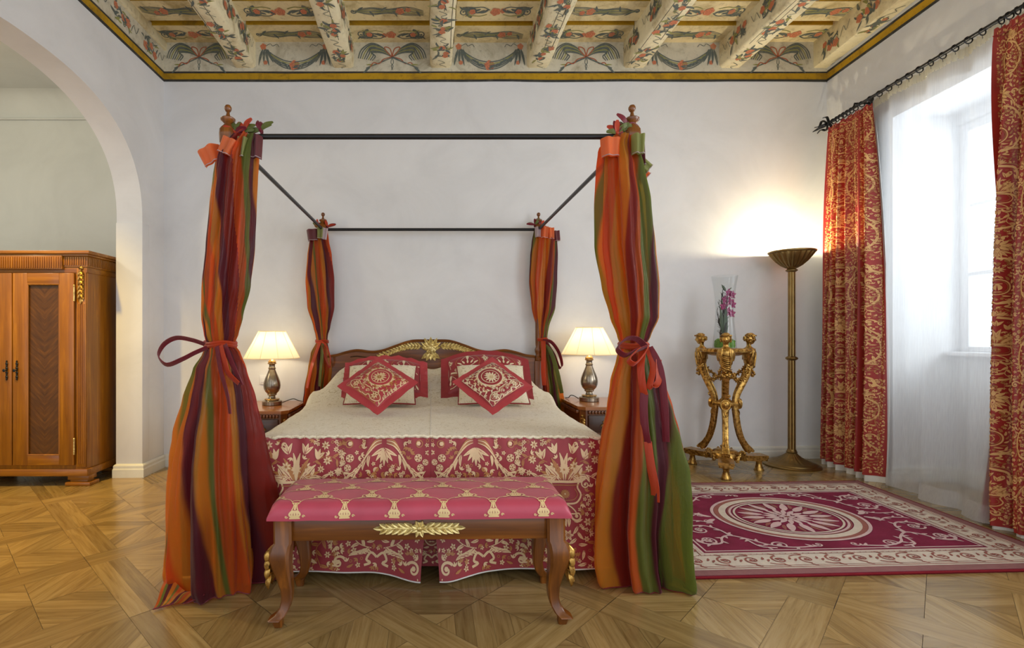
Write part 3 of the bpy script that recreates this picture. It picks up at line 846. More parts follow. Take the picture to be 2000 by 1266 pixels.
def damask_a():
    p = Pat(True)
    for k, a in enumerate((-150, -125, -105, -90, -75, -55, -30)):
        p.leaf((0, .605), math.radians(a), .07+.012*(k == 3), .017, 0, 0)
    p.flower((0, .425), .033, 0, 10, 1)
    for k in range(5):
        p.stroke([(.012, .652-.006*k), (.045, .648-.008*k), (.068+.003*k, .61-.008*k), (.092+.006*k, .555-.008*k), (.125+.006*k, .515-.013*k), (.15-.004*k, .475-.012*k)], lambda t: .0022+.0052*math.sin(pi*t), 1 if k in (1, 3) else 0, 5)
        p.spiral((.155-.016*k, .478-.012*k), .011, 1, 0, .004, 0)
    for k in range(5): p.leaf((.07+.018*k, .575-.02*k), -1.2+.2*k, .055, .014, 0, -.7)
    p.spiral((.045, .645), .02, 1.1, 0, .007, 0)
    p.spiral((.17, .625), .036, 1.2, pi/2, .012, 0); p.ring((.17, .625), .016, .004, 1, 14)
    for c, r in (((.165, .56), .017), ((.2, .54), .013), ((.175, .515), .015), ((.21, .585), .012)): p.flower(c, r, 0, 5, 1); p.ring(c, r, .003, 0, 12)
    p.vine([(.2, .5), (.17, .46), (.12, .44), (.08, .40), (.1, .36)], .004, 0, .034, .012, 2, ml=0)
    p.vine([(.21, .47), (.205, .41), (.17, .37), (.15, .33)], .003, 1, .032, .013, 2, ml=1)
    p.ring((0, .265), .052, .008, 0, 26, .07); p.ring((0, .265), .042, .003, 1, 24, .058)
    p.stroke([(-.02, .295), (.02, .295)], .006, 0); p.leaf((0, .235), pi/2, .06, .04, 0); p.leaf((0, .22), 0, .02, .008, 0); p.leaf((0, .22), pi, .02, .008, 0)
    for k in range(7):
        a = -1.3+.42*k; p.leaf((.062*math.cos(a), .265+.082*math.sin(a)), a+.9, .04, .014, 1 if k % 2 else 0, .5)
    p.vine([(.03, .15), (.09, .17), (.14, .22), (.16, .28)], .004, 0, .045, .016, 2)
    for c, r in (((.17, .24), .016), ((.145, .17), .014), ((.19, .2), .013), ((.115, .14), .015), ((.2, .3), .014), ((.13, .3), .01)): p.flower(c, r, 0, 5, 1)
    for k in range(4): p.leaf((.03+.02*k, .125), pi/2-.8-.2*k, .05, .016, 0, -.9)
    p.stroke([(.0, .11), (.03, .13), (.05, .1), (.03, .085), (.06, .075)], .011, 0, 4)
    p.spiral((.185, .085), .034, 1.2, 2.6, .012, 0, -1); p.vine([(.15, .07), (.1, .045), (.04, .04), (0, .02)], .004, 1, .034, .012, 2)
    for k in range(5): p.leaf((.0, .0), pi/2-.35*k, .05, .014, 0)
    p.flower((.09, .075), .013, 0, 5, 1); p.flower((.21, .02), .014, 0, 5, 1); p.flower((.13, .015), .011, 0, 5, 1)
    return p.mirror()
def damask_b():
    p = Pat(True)
    p.stroke([(.0, .345), (.05, .35), (.075, .385), (.06, .42), (.068, .445)], .008, 0, 4)
    p.stroke([(.0, .36), (.04, .365), (.058, .388), (.045, .415)], .003, 1, 4)
    p.stroke([(0, .448), (.085, .448)], .012, 0); p.stroke([(0, .432), (.07, .432)], .004, 1)
    p.spiral((.1, .435), .024, 1.3, pi/2, .007, 0); p.flower((0, .39), .022, 1, 7, 0)
    p.stroke([(0, .345), (.03, .325), (.045, .3), (0, .3)], .006, 0, 4)
    for k in range(5):
        a = pi/2-.32*k; p.leaf((.01*k, .455), a, .13-.012*k, .022, 0 if k % 2 == 0 else 1, -.35)
    for c in ((.04, .6), (.1, .575), (.0, .635)):
        for s in (-.4, 0, .4): p.leaf((c[0], c[1]-.02), pi/2+s-.3*(c[0] > 0), .05, .017, 0, s)
    for c, r in (((.05, .52), .024), ((.0, .505), .026), ((.12, .51), .018), ((.15, .55), .02), ((.17, .49), .015), ((.14, .62), .02), ((.19, .6), .014)): p.flower(c, r, 0, 7, 1)
    p.vine([(.03, .47), (.1, .48), (.16, .45), (.18, .4), (.16, .34)], .004, 0, .04, .015, 2)
    p.vine([(.08, .54), (.15, .57), (.2, .55)], .003, 1, .036, .013, 2)
    p.vine([(.19, .36), (.15, .28), (.16, .2), (.12, .14), (.15, .06)], .004, 1, .045, .016, 2)
    p.vine([(0, .29), (.05, .24), (.04, .17), (.09, .1), (.06, .03)], .004, 0, .045, .016, 2)
    for c, r in (((.1, .26), .02), ((.0, .2), .026), ((.18, .27), .014), ((.09, .18), .015), ((.0, .1), .022), ((.18, .12), .016), ((.1, .05), .015), ((.2, .03), .013)): p.flower(c, r, 0, 6, 1)
    p.spiral((.05, .29), .03, 1.1, pi, .01, 0)
    return p.mirror()
DA, DB = filler(damask_a(), -.222, .222, .005, .66, 1), filler(damask_b(), -.222, .222, .005, .66, 2)

# ------------------------------------------------------------------ bedspread
SORG = (0, 3.4, 0)
spread = thing('bedspread', 'ivory brocade bedspread with deep raspberry damask skirt covering the bed', 'bedspread', SORG)
def topz(y, x):
    z = table([(2.4, .662), (3.5, .664), (3.62, .676), (3.9, .80), (4.15, .885), (4.35, .90), (4.52, .86)], y)[0]
    ax = abs(x); dip = .035*math.exp(-((x-.01)/.10)**2)*sstep(3.6, 4., y)
    drop = sstep(.70, .9, ax)*(.16*sstep(3.65, 4.2, y)+.012)
    return z-dip-drop+.006*noise.noise(Vector((x*4, y*4, .3)))+.003*noise.noise(Vector((x*14, y*9, 1)))
def hwid(y): return table([(2.4, .852), (3.2, .862), (3.8, .895), (4.52, .90)], y)[0]
def TOP(u, v):
    y = lerp(2.492, 4.505, v); w = hwid(y); s = (u*2-1)
    if abs(s) <= .94:
        x = s/.94*w; z = topz(y, x)
    else:
        k = (abs(s)-.94)/.06; x = math.copysign(w+.012*math.sin(k*pi/2), s); z = topz(y, math.copysign(w, s))-.05*k
    return Vector((x-.005, y, z))
t = MB(); t.grid(TOP, 90, 80)
tp = t.build('top_panel', M['ivory'], spread, SORG, ang=70)
b = MB(); b.tube([TOP(i/120, 0)+Vector((0, -.004+.003*math.sin(i*1.7), -.004+.003*math.sin(i*2.3+1))) for i in range(121)], .008, 6)
rnd = random.Random(5)
for i in range(150):
    p = TOP(rnd.random(), 0); b.leaf3(p, (rnd.uniform(-.6, .6), -.8, rnd.uniform(-.9, -.1)), (0, -.4, .9), .016, .006, n=3)
b.build('fringe', M['ivory_cushion'], tp, SORG)
MB().tube([TOP(.5, i/60)+Vector((0, 0, .0005)) for i in range(45)], .0022, 5).build('seam', M['hem'], tp, SORG)
ZS = .655
def SKF(sg, x, z):                                      # sg: -1 left half, 1 right half; x distance from centre, z height
    low = 1-clamp(z/ZS)
    edge = .045*sstep(.25, 1., low)
    xx = edge+x*(.868+.012*low-edge)/.87
    y = 2.487-.055*low-.012*math.sin(min(1, low*6)*pi/2)
    y += .006*math.sin(x*62+sg)*math.exp(-low*3.2)+.010*math.sin(x*13+sg*1.3+low*1.5)*low+.004*noise.noise(Vector((x*9, z*9, sg)))
    y -= .075*math.exp(-(x/.14)**2)*sstep(.45, 1, low)
    wav = .028*math.exp(-((x-.02)/.16)**2)
    zz = z-(low**3)*wav
    return Vector((hx+sg*xx, y, zz+fz(sg*xx)*low))
Z0S = .042
for sg in (-1, 1):
    mb = MB()
    mb.grid(lambda u, v: SKF(sg, (u if sg > 0 else 1-u)*.87, lerp(Z0S, ZS, v)), 110, 40)
    f = offs(lambda u, v: SKF(sg, clamp(u, 0, .87), v), -.0013 if sg < 0 else .0013)
    g2 = offs(lambda u, v: SKF(sg, clamp(u, 0, .87), v), .0013)
    def place(u, v):
        S = lambda a, c: SKF(sg, clamp(a, 0.002, .866), c)
        p = S(u, v); e = .004; n = (S(u+e, v)-S(u-e, v)).cross(S(u, v+e)-S(u, v-e)).normalized()
        if n.y > 0: n = -n
        return p+n*(.002+EX[0])
    pat = Pat().put(DA, .222, 0).put(DB, .645, 0)
    for q in (Pat().put(DA, -.005, -.0, .55).sh, ): pass
    for xx in (.425, .432):
        for zz in (.08, .22, .36, .5): pat.flower((xx+.01*math.sin(zz*40), zz), .016, 0, 6, 1)
    pat.lay(mb, place, 1, clip=lambda x, y: .004 < x < .866 and Z0S+.004 < y < ZS-.006)
    mb.tube([SKF(sg, .87*i/80, Z0S)-Vector((0, .002, 0)) for i in range(81)], .0035, 5, 3)
    mb.build('skirt_panel', mats('red', 'gold_thread', 'gold_dark', 'hem'), spread, SORG, ang=80)
mb = MB(); mb.grid(lambda u, v: Vector((lerp(-.16, .16, u), 2.49-.02*(1-v), lerp(.035, .6, v))), 10, 12)
pp = Pat().put(DA, 0, 0, .7); pp.lay(mb, lambda x, y: Vector((x, 2.488-.02*(1-(y-.035)/.565)-.0013-EX[0], y)), 1, clip=lambda x, y: abs(x) < .155 and .045 < y < .59)
mb.build('pleat_inset', mats('red', 'gold_thread', 'gold_dark'), spread, SORG)
for sg in (-1, 1):
    def SD(u, v):
        y = lerp(2.492, 4.5, u); w = hwid(y)+.008
        zt = topz(y, w)-.044; low = 1-v
        return Vector((-.005+sg*(w+.03*low+.008*math.sin(y*22)*low), y, lerp(.06, zt, v)))
    mb = MB(); mb.grid(SD, 60, 14)
    def place(y, z):
        u = (y-2.492)/2.008; zt = topz(y, hwid(y))-.044
        return SD(u, (z-.06)/(zt-.06))+Vector((sg*(.0014+EX[0]), 0, 0))
    pat = Pat()
    for k in range(4): pat.put(DA if k % 2 else DB, 2.72+.45*k, .06)
    pat.lay(mb, place, 1, clip=lambda y, z: 2.5 < y < 4.49 and .07 < z < .62)
    mb.build('side_drop', mats('red', 'gold_thread', 'gold_dark'), spread, SORG, ang=80)

# ------------------------------------------------------------------ cushions
def pillow_fn(w, h, t, side, flange=0., sq=.0):
    def fn(u, v):
        a, b = u*2-1, v*2-1
        k = lambda s: math.copysign(abs(s)**1.0, s)
        x, y = k(a)*w/2, k(b)*h/2
        pin = 1-.05*(1-abs(a)**2)*(abs(b)**6) ; pin2 = 1-.05*(1-abs(b)**2)*(abs(a)**6)
        z = side*t/2*((1-abs(a)**3.2)*(1-abs(b)**3.2))**.55
        z += side*.004*noise.noise(Vector((x*12, y*12, side*3+w)))
        return Vector((x*pin2, y*pin, z))
    return fn
def frame(c, tilt, spin=0., yaw=0.):                    # cushion plane: x right, y up the slope, z towards the viewer side
    return Matrix.Translation(c) @ Matrix.Rotation(yaw, 4, 'Z') @ Matrix.Rotation(pi/2-tilt, 4, 'X') @ Matrix.Rotation(spin, 4, 'Z')
def cushion(name, label, cat, group, c, w, h, t, tilt, spin, yaw, mat, pat=None, pm=(), flange=0., fmat=None, piping=None, ruffle=0., sag=0.):
    root = thing(name, label, cat, c, group)
    M0 = frame(Vector((0, 0, 0)), tilt, spin, yaw)
    class Bend:                                         # corners sag softly
        def __matmul__(s, v):
            v = Vector(v)
            if sag and v.y > -h*.2: v.y -= sag*(abs(v.x)/(w/2))**2*(v.y+h*.2)/(h*.7); 
            return M0 @ v
    Mx = Bend()
    mb = MB()
    F1, F2 = pillow_fn(w, h, t, 1), pillow_fn(w, h, t, -1)
    mb.grid(lambda u, v: Mx @ F1(u, v), 28, 28); mb.grid(lambda u, v: Mx @ F2(u, v), 28, 28, flip=True)
    if pat:
        pat.lay(mb, lambda x, y: Mx @ (F1(clamp(x/w+.5, .01, .99), clamp(y/h+.5, .01, .99))+Vector((0, 0, .0018+EX[0]))), 1, clip=lambda x, y: abs(x) < w*.49 and abs(y) < h*.49)
    mb.build('cover', mats(mat, *pm), root, ang=75)
    if flange:
        fb = MB(); n = 20; L = []
        for s in range(4):
            for k in range(n):
                q = k/n*2-1
                L.append([(q, -1), (1, q), (-q, 1), (-1, -q)][s])
        rows = []
        for (rr, zz) in ((-.012, .006), (.0, .004), (flange*.5, .003), (flange, .002), (flange, -.002), (flange*.5, -.004), (-.012, -.006)):
            for i, (a, b) in enumerate(L):
                ru = ruffle*math.sin(i*1.9)*(rr/flange if rr > 0 else 0)
                rows.append(Mx @ Vector((a*(w/2+rr), b*(h/2+rr), zz+ru+.008*noise.noise(Vector((a*4, b*4, w)))*(rr > 0))))
        m = len(L)
        fb.add(rows, [[j*m+i, j*m+(i+1) % m, (j+1)*m+(i+1) % m, (j+1)*m+i] for j in range(6) for i in range(m)])
        fb.build('flange', M[fmat], root, ang=60)
    if piping:
        P = []
        for s in range(4):
            for k in range(14):
                q = k/14*2-1; a, b = [(q, -1), (1, q), (-q, 1), (-1, -q)][s]
                P.append(Mx @ F1(a*.5+.5, b*.5+.5))
        MB().tube(P, .005, 6, closed=True).build('piping', M[piping], root)
    return root
def med_pat(w):                                         # wreath medallion cushion
    p = Pat(); s = w/.34
    p.ring((0, .03), .062, .005, 0); p.ring((0, .03), .09, .012, 0, 40); p.ring((0, .03), .1, .003, 1, 40)
    for k in range(20):
        a = 2*pi*k/20; p.leaf((.086*math.cos(a), .03+.086*math.sin(a)), a+.7, .032, .012, 0 if k % 2 else 1, .5)
    for k in range(12): a = 2*pi*k/12; p.leaf((.012*math.cos(a), .02+.012*math.sin(a)), a, .04, .012, 0)
    p.disc((0, .045), .014, 0, 10); p.flower((0, .02), .02, 1, 8, 0); p.flower((.0, .055), .02, 0, 6, 1)
    q = Pat()
    q.stroke([(-.005, -.148), (.03, -.15), (.05, -.135), (.085, -.15), (.125, -.14), (.14, -.115), (.12, -.095), (.085, -.09), (.05, -.105), (.03, -.09), (-.005, -.092)], .006, 0, 5)
    q.stroke([(-.0, -.14), (.03, -.141), (.05, -.127), (.085, -.14), (.115, -.13), (.125, -.115), (.11, -.102), (.085, -.098), (.05, -.112), (.03, -.099), (0, -.1)], .003, 1, 5)
    q.flower((.09, -.118), .026, 0, 7, 1); q.spiral((.02, -.12), .018, 1, 0, .006, 0)
    q.vine([(.03, -.075), (.08, -.07), (.12, -.05), (.145, -.01), (.14, .05), (.15, .1)], .003, 0, .026, .011, 2)
    q.vine([(.15, .1), (.13, .13), (.08, .14), (.03, .145), (0, .15)], .003, 0, .026, .011, 2)
    q.vine([(.11, -.06), (.12, -.0), (.115, .06), (.1, .11), (.05, .125)], .002, 1, .022, .01, 2, ml=1)
    for c in ((.145, -.07), (.13, .12), (.06, -.06), (.15, .03), (.09, .135), (.03, .155)): q.flower(c, .012, 0, 5, 1)
    p.put(q.mirror())
    for sg in (-1, 1):
        p.vine([(sg*.158, -.155), (sg*.155, -.05), (sg*.159, .05), (sg*.155, .155)], .003, 0, .022, .010, 1); p.vine([(-.15, sg*.158), (-.05, sg*.155), (.05, sg*.159), (.15, sg*.156)], .003, 1, .022, .010, 1)
    filler(p, -.163, .163, -.163, .163, 5, .0105)
    return Pat().put(p, 0, 0, s)
def urn_arch():
    p = Pat()
    for sg in (1, -1):
        p.stroke([(sg*.085, -.06), (sg*.1, -.01), (sg*.07, .05), (0, .075)], lambda t: .016, 0, 6)
        p.stroke([(sg*.07, -.05), (sg*.08, -.01), (sg*.055, .035), (0, .055)], .004, 1, 5)
        p.spiral((sg*.075, -.07), .02, 1.1, 0, .007, 0, sg); p.stroke([(0, .05), (sg*.03, .02), (sg*.045, .0)], .003, 0, 4)
        p.stroke([(sg*.05, -.03), (sg*.02, -.05), (0, -.055)], .005, 0, 4); p.stroke([(sg*.06, -.09), (-sg*.05, -.14)], .005, 0)
        for k in range(3): p.leaf((sg*.02*k, -.03), pi/2-sg*.5*k, .035, .012, 0)
    p.leaf((0, .05), -pi/2, .05, .018, 0)
    return p
def sham_pat(w, h):
    p = Pat(); u = urn_arch()
    for j in range(3):
        y = h/2-.085-.19*j
        for i in (-1.5, -.5, .5, 1.5):
            if j % 2: i += .5
            p.put(u, i*.27, y, 1.15); p.flower(((i+.5)*.27, y+.01), .024, 0, 8, 1); p.vine([((i+.5)*.27, y+.06), ((i+.46)*.27, y+.03), ((i+.5)*.27, y-.06)], .003, 0, .022, .009, 2)
    return p
C1 = 'shams leaning on the headboard'; C2 = 'cream cushions on the bed'; C3 = 'red square cushions on the bed'
def bedpos(px, py, z): Y = (EYE-z)*F/(py-HY); return Vector(((px-CX)*Y/F, Y, z))
def up_from(b, h, tilt): return b+Vector((0, math.sin(tilt), math.cos(tilt)))*(h/2)
def deg(x): return math.radians(x)
tl = deg(44)
cushion('pillow_sham', 'large raspberry sham with urn pattern on the left, edge frilled orange-red', 'pillow', C1, up_from(Vector((-.345, 3.70, .70)), .40, tl), .54, .33, .12, tl, 0, .03, 'red', sham_pat(.54, .33), ('cream_thread', 'gold_dark'), .045, 'red_plain', ruffle=.010, sag=.05)
cushion('pillow_sham', 'largest raspberry sham with urn arches on the right, rising over the headboard edge', 'pillow', C1, up_from(Vector((.405, 3.68, .70)), .44, deg(43)), .58, .37, .13, deg(41), 0, -.02, 'red', sham_pat(.58, .37), ('cream_thread', 'gold_dark'), .045, 'red', ruffle=.004, sag=.06)
cushion('cushion', 'cream brocade cushion with dark red piping behind the left red diamond cushion', 'cushion', C2, up_from(Vector((-.355, 3.46, .685)), .36, deg(47)), .49, .36, .13, deg(47), 0, .0, 'ivory_cushion', piping='piping')
cushion('cushion', 'cream brocade cushion with dark red piping behind the right red diamond cushion', 'cushion', C2, up_from(Vector((.425, 3.47, .685)), .36, deg(47)), .49, .36, .13, deg(47), 0, .0, 'ivory_cushion', piping='piping')
ga = med_pat(.30)
cl = cushion('cushion', 'duller red medallion cushion standing on its corner at the left', 'cushion', C3, bedpos(738, 751, .846), .295, .295, .10, deg(50), deg(-45+4), .0, 'red_plain', Pat().put(ga, 0, 0, 1, 0), ('gold_thread', 'gold_dark'), .031, 'red_plain')
cr = cushion('cushion', 'brighter red medallion cushion with silvery pattern standing on its corner at the right', 'cushion', C3, bedpos(962, 751, .846), .295, .295, .10, deg(50), deg(45-5), .0, 'red', Pat().put(ga, 0, 0, 1, 0), ('cream_thread', 'gold_thread'), .031, 'red_plain')

# ------------------------------------------------------------------ bench at the foot of the bed
BN = (-.045, 2.215, fz(-.045))
bench = thing('bench', 'walnut bench with rose satin seat and gilded leaf carving at the bed foot', 'bench', BN)
bench.rotation_euler = (0, -.0105, 0)
HBX, HBY, ST, SB = .605, .195, .497, .428
def SEAT(x, s):                                         # s: arc length from the front lower edge over the top to the back
    r = .05; hgt = ST-SB
    if s < 0: s = 0
    e = clamp((HBX-abs(x))/.05); rx = r*(1-math.sqrt(max(0, 1-(1-e)**2))) if e < 1 else 0
    crown = .012*(1-(x/HBX)**2)
    a0 = hgt-r; a1 = a0+r*pi/2; a2 = a1+2*(HBY-r)
    if s < a0: y, z = -HBY, SB+s
    elif s < a1: q = (s-a0)/r; y, z = -HBY+r-r*math.cos(q), SB+a0+r*math.sin(q)
    elif s < a2: q = (s-a1); y, z = -HBY+r+q, ST+crown*math.sin(pi*q/(a2-a1))
    else: q = min((s-a2)/r, pi/2); y, z = HBY-r+r*math.sin(q), ST-r+r*math.cos(q)
    z = SB+(z-SB)*(1-rx/hgt)
    return Vector((x, y+.0015*math.sin(x*40)*(s < a1), z+.002*noise.noise(Vector((x*8, s*8, 0)))))
SL = (ST-SB-.05)+.05*pi/2*2+2*(HBY-.05)
mb = MB()
mb.grid(lambda u, v: SEAT(lerp(-HBX, HBX, u), v*SL), 90, 48)
for sg in (-1, 1):                                      # end caps
    pts = [SEAT(sg*HBX, SL*k/24) for k in range(25)]; c0 = Vector((sg*HBX, 0, SB))
    vs = pts+[Vector((sg*HBX, HBY, SB)), Vector((sg*HBX, -HBY, SB))]
    mb.add(vs, [list(range(len(vs))) if sg < 0 else list(range(len(vs)))[::-1]])
mb.bb((-HBX+.03, -HBY+.02, SB-.004), (HBX-.03, HBY-.02, SB+.002))
p = Pat()
def urn():
    q = Pat()
    for k in range(-2, 3): q.stroke([(k*.004, .003), (k*.010, .014), (k*.004, .028)], .0075, 0, 4)
    q.stroke([(-.02, .0), (.02, .0)], .006, 0); q.stroke([(-.012, .03), (-.008, .036), (-.006, .05), (-.014, .058)], .004, 0, 4)
    q.stroke([(.012, .03), (.008, .036), (.006, .05), (.014, .058)], .004, 0, 4); q.stroke([(-.014, .058), (.014, .058)], .004, 0)
    q.stroke([(0, .03), (0, .056)], .007, 0)
    for sg in (-1, 1):
        q.stroke([(sg*.02, .022), (sg*.032, .018), (sg*.034, .004), (sg*.026, .002), (sg*.036, -.006), (sg*.05, -.012)], .004, 0, 4)
        q.spiral((sg*.032, .006), .007, 1, 0, .003, 0, sg)
    q.stroke([(-.014, .06), (-.013, .068), (0, .071), (.013, .068), (.014, .06)], .003, 0, 4)
    return q
U = urn(); RS = .098
for r in range(5):
    y0 = .012+r*RS
    for k in range(-4, 4):
        x = .0985+.197*k+(.0985 if r % 2 else 0)
        p.put(U, x, y0, 1.05)
        for sg in (-1, 1): p.stroke([(x+sg*.016, y0+.066), (x+sg*.03, y0+.082), (x+sg*.06, y0+.094), (x+sg*.0985, y0+RS)], .0028, 0, 5)
p.lay(mb, offs(lambda x, s: SEAT(clamp(x, -HBX, HBX), s), .0011), 1, clip=lambda x, s: abs(x) < HBX-.003 and .002 < s < SL-.002)
mb.build('seat_cushion', mats('rose_seat', 'seat_thread'), bench, ang=60)
LX, LY = .545, .155
for y in (-1, 1):
    ap = MB().bb((-LX+.02, y*LY-.014, .338), (LX-.02, y*LY+.014, .427), .003).build('apron', M['wood_x'], bench)
    if y < 0:
        g = MB(); yy = -LY-.015; zc = .385
        for sg in (-1, 1):
            g.tube([(0, yy, zc), (sg*.16, yy, zc)], .004, 6)
            for k in range(5):
                x = sg*(.022+.026*k)
                for s2 in (-1, 1): g.leaf3((x, yy, zc), (sg*.9, 0, s2*.55), (0, -1, 0), .048-.002*k, .024, curl=.1)
            g.leaf3((sg*.14, yy, zc), (sg, 0, 0), (0, -1, 0), .045, .022)
        for k in range(8): a = 2*pi*k/8+.39; g.leaf3((0, yy-.002, zc), (math.cos(a), 0, math.sin(a)), (0, -1, 0), .036, .022, curl=.2)
        g.sphere((0, yy-.008, zc), (.011, .008, .011), 10, 8)
        g.build('leaf_carving', M['gilt_pale'], ap)
for x in (-1, 1):
    MB().bb((x*LX-.014, -LY+.02, .338), (x*LX+.014, LY-.02, .427), .003).build('end_rail', M['wood_y'], bench)
for x in (-1, 1):
    for y in (-1, 1):
        secs = []
        for (o, z, h) in ((0, .428, .036), (0, .335, .036), (.006, .325, .038), (.012, .30, .041), (.014, .275, .041), (.010, .24, .036), (.0, .19, .029), (-.008, .14, .0235), (-.008, .10, .021), (-.001, .07, .0205), (.014, .047, .023), (.03, .036, .027), (.034, .032, .027), (.026, .03, .021), (.022, 0, .016)):
            secs.append((x*(LX+o), y*(LY+o*.6), z, h, h))
        lg = MB().loft(secs[::-1]).build('leg', M['wood_z'], bench, ang=30)
        g = MB(); xo = x*(LX+.05)
        for k in range(4):
            z = .315-.034*k; g.leaf3((xo-x*.004*(k > 2), y*(LY+.008)-.016, z), (x*.28, -.15, -.9), (x, -.45, .1), .062, .036, curl=-.15, th=.4)
            g.leaf3((xo-x*.004*(k > 2), y*(LY+.008)+.014, z), (x*.28, .15, -.9), (x, .45, .1), .062, .036, curl=-.15, th=.4)
        g.build('leaf_carving', M['gilt'], lg)
# ------------------------------------------------------------------ organza bed drapes
def drape(label, Y, xpost, prof, mat, seed, tabs, bows, ribbons, waist_py, zlow, twist, kdep=.8, tail=None, shift=0.):
    r = random.Random(seed)
    s = Y/F
    org = (xpost, Y, fz(xpost))
    root = thing('bed_drape', label, 'curtain', org, 'striped organza drapes on the bed posts')
    tb = [(EYE-(py-HY)*s, ((L+R_)/2-CX)*s, (R_-L)/2*s) for py, L, R_ in prof][::-1]
    zt = tb[-1][0]
    ph = [r.uniform(0, 6.3) for _ in range(6)]; n1 = r.choice((7, 8)); n2 = r.choice((11, 12, 13))
    def sheet(sc, off, zb, ztop, tot):
        def fn(u, v):
            z = lerp(ztop, zb, v)
            cx, a = table(tb, z); a *= sc
            wk = math.exp(-((z-(EYE-(waist_py-HY)*s))/.16)**2)
            th = off+2*pi*tot*(u-.5)+.25*math.sin(3*u+z*1.3+ph[0])
            tri = lambda q: math.asin(.96*math.sin(q))*.7
            f = .6*tri(n1*th+ph[1]+off+.9*math.sin(z*1.6+off))+.42*tri(n2*th+ph[2]-z*1.3+off)+.25*math.sin(4*th+ph[3]+z*1.7)+.2*tri(23*th+ph[4]+1.5*math.sin(z*2.1))
            low = sstep(.1, .9, (waist_py-HY)*-s+EYE-z)
            amp = lerp(lerp(.22, .27, low), .13, wk)
            q = 1-amp*.75+amp*f+(.06+.03*low)*noise.noise(Vector((th*1.7, z*2.6, seed+off)))*(1-wk)
            q += .12*noise.noise(Vector((th*2.6, seed, z*3)))*(1-sstep(fz(xpost)+.02, fz(xpost)+.28, z))
            b = min(a*kdep+.01, .30*sc)
            x = cx+a*q*math.sin(th); y = Y-b*q*math.cos(th)
            if z < fz(x)+.05: z = max(z, fz(x)+.006+.012*abs(noise.noise(Vector((x*18, y*18, seed)))))
            return Vector((x, y, z))
        return fn
    def tw(z): return twist*(z-1.0)*(1.9 if z > 1 else .4)
    c = MB()
    zb = fz(xpost)+zlow
    for k, (sc, off, tot) in enumerate(((1., pi*.15, 1.06), (.62, 2.2, .9))):
        fn = sheet(sc, off, zb, zt-.0, tot)
        nu, nv = 220, 110
        vs = []; uv = []
        for j in range(nv+1):
            v = j/nv
            for i in range(nu+1):
                u = i/nu; p = fn(u, v); vs.append(p)
                uu = (u*1.3+shift+tw(p.z)+.35*k+.012*math.sin(p.z*5+ph[4])) % 1.
                uv.append((uu, v))
        w = nu+1
        # split faces where the stripe coordinate wraps
        fs = []
        for j in range(nv):
            for i in range(nu):
                q = [j*w+i, j*w+i+1, (j+1)*w+i+1, (j+1)*w+i]
                us = [uv[m][0] for m in q]
                if max(us)-min(us) > .5:
                    o = len(vs)
                    for m in q: vs.append(vs[m]); uv.append((uv[m][0]+1 if uv[m][0] < .5 else uv[m][0], uv[m][1]))
                    q = [o, o+1, o+2, o+3]
                fs.append(q)
        c.add(vs, fs, 0, uv)
        if k == 0:
            hemp = [fn(i/120, 1) for i in range(121)]
    if tail:
        P = [Vector(p) for p in tail]
        def TF(u, v):
            a = P[0].lerp(P[1], u); b2 = P[3].lerp(P[2], u); q = a.lerp(b2, v)
            return q+Vector((0, 0, .012*math.sin(u*9+v*4)*(1-v)+.008*math.sin(v*7)*v))
        c.grid(TF, 20, 20)
    cl = c.build('cloth', M[mat], root, org, ang=0)
    h = MB()
    h.tube([p+Vector((0, 0, .002)) for p in hemp[8:112]], .0028, 5)
    if tail: h.tube([TF(i/16, 1) for i in range(17)]+[TF(1, 1-i/16) for i in range(1, 17)], .0032, 5)
    h.build('hem', M['rib_p'], root, org)
    # stiff header sections fanning out at the top
    for (px, py, w, hh, rot, col, dy) in tabs:
        t = MB(); ca, sa = math.cos(rot), math.sin(rot); W_, H_ = w*s, hh*s
        cp = at(px, py, Y); cp.y = Y+dy
        def HF(u, v):
            a = (u-.5)*W_*(1+.12*(v-.5)); b2 = (v-.5)*H_
            pl = .010*math.sin(u*pi*3+seed)
            return Vector((cp.x+a*ca+b2*sa, cp.y-.35*W_*math.cos((u-.5)*pi)+pl, cp.z-a*sa+b2*ca))
        t.grid(HF, 18, 6); t.grid(lambda u, v: HF(u, v)+Vector((0, .012, 0)), 18, 6, flip=True)
        o = t.build('header', M['tab_'+col], root, org, ang=0)
        st = MB(); st.tube([HF(i/18, .04)+Vector((0, -.002, 0)) for i in range(19)], .002, 4); st.build('stitching', M['tab_w'], o, org)
    for (px, py, cols) in bows:
        bw = MB(); p = at(px, py, Y); ms = []
        for i, cc in enumerate(cols):
            ms.append(M['rib_'+cc])
            for k in range(3):
                a = r.uniform(-.2, pi+.2); L = r.uniform(.045, .07)*(1 if s < .003 else 1.2)
                d = Vector((math.cos(a), r.uniform(-.4, .4), math.sin(a)))
                bw.ribbon([p+Vector((0, -.015, 0)), p+d*L*.5+Vector((0, -.02, 0)), p+d*L+Vector((.006*(-1)**k, -.012, -.006))], lambda t: .008+.016*math.sin(pi*t), (d.z, 0, -d.x), i, twist=r.uniform(-1, 1))
        bw.sphere(p+Vector((0, -.012, 0)), .011, 8, 6)
        bw.tube([p+Vector((0, .014*math.cos(q), .016*math.sin(q))) for q in [2*pi*i/10 for i in range(10)]], .004, 5, closed=True)
        bw.build('tie_bow', ms, root, org)
    # tieback: sash, knot, loops and tails
    zc = EYE-(waist_py-HY)*s; cx, a = table(tb, zc); b2 = a*kdep+.01
    tbk = MB()
    for dz in (-.006, .006):
        tbk.tube([(cx+(a+.002)*math.sin(q), Y-(b2+.003)*math.cos(q), zc+dz+.004*math.sin(3*q)) for q in [2*pi*i/28 for i in range(28)]], .009, 6, closed=True)
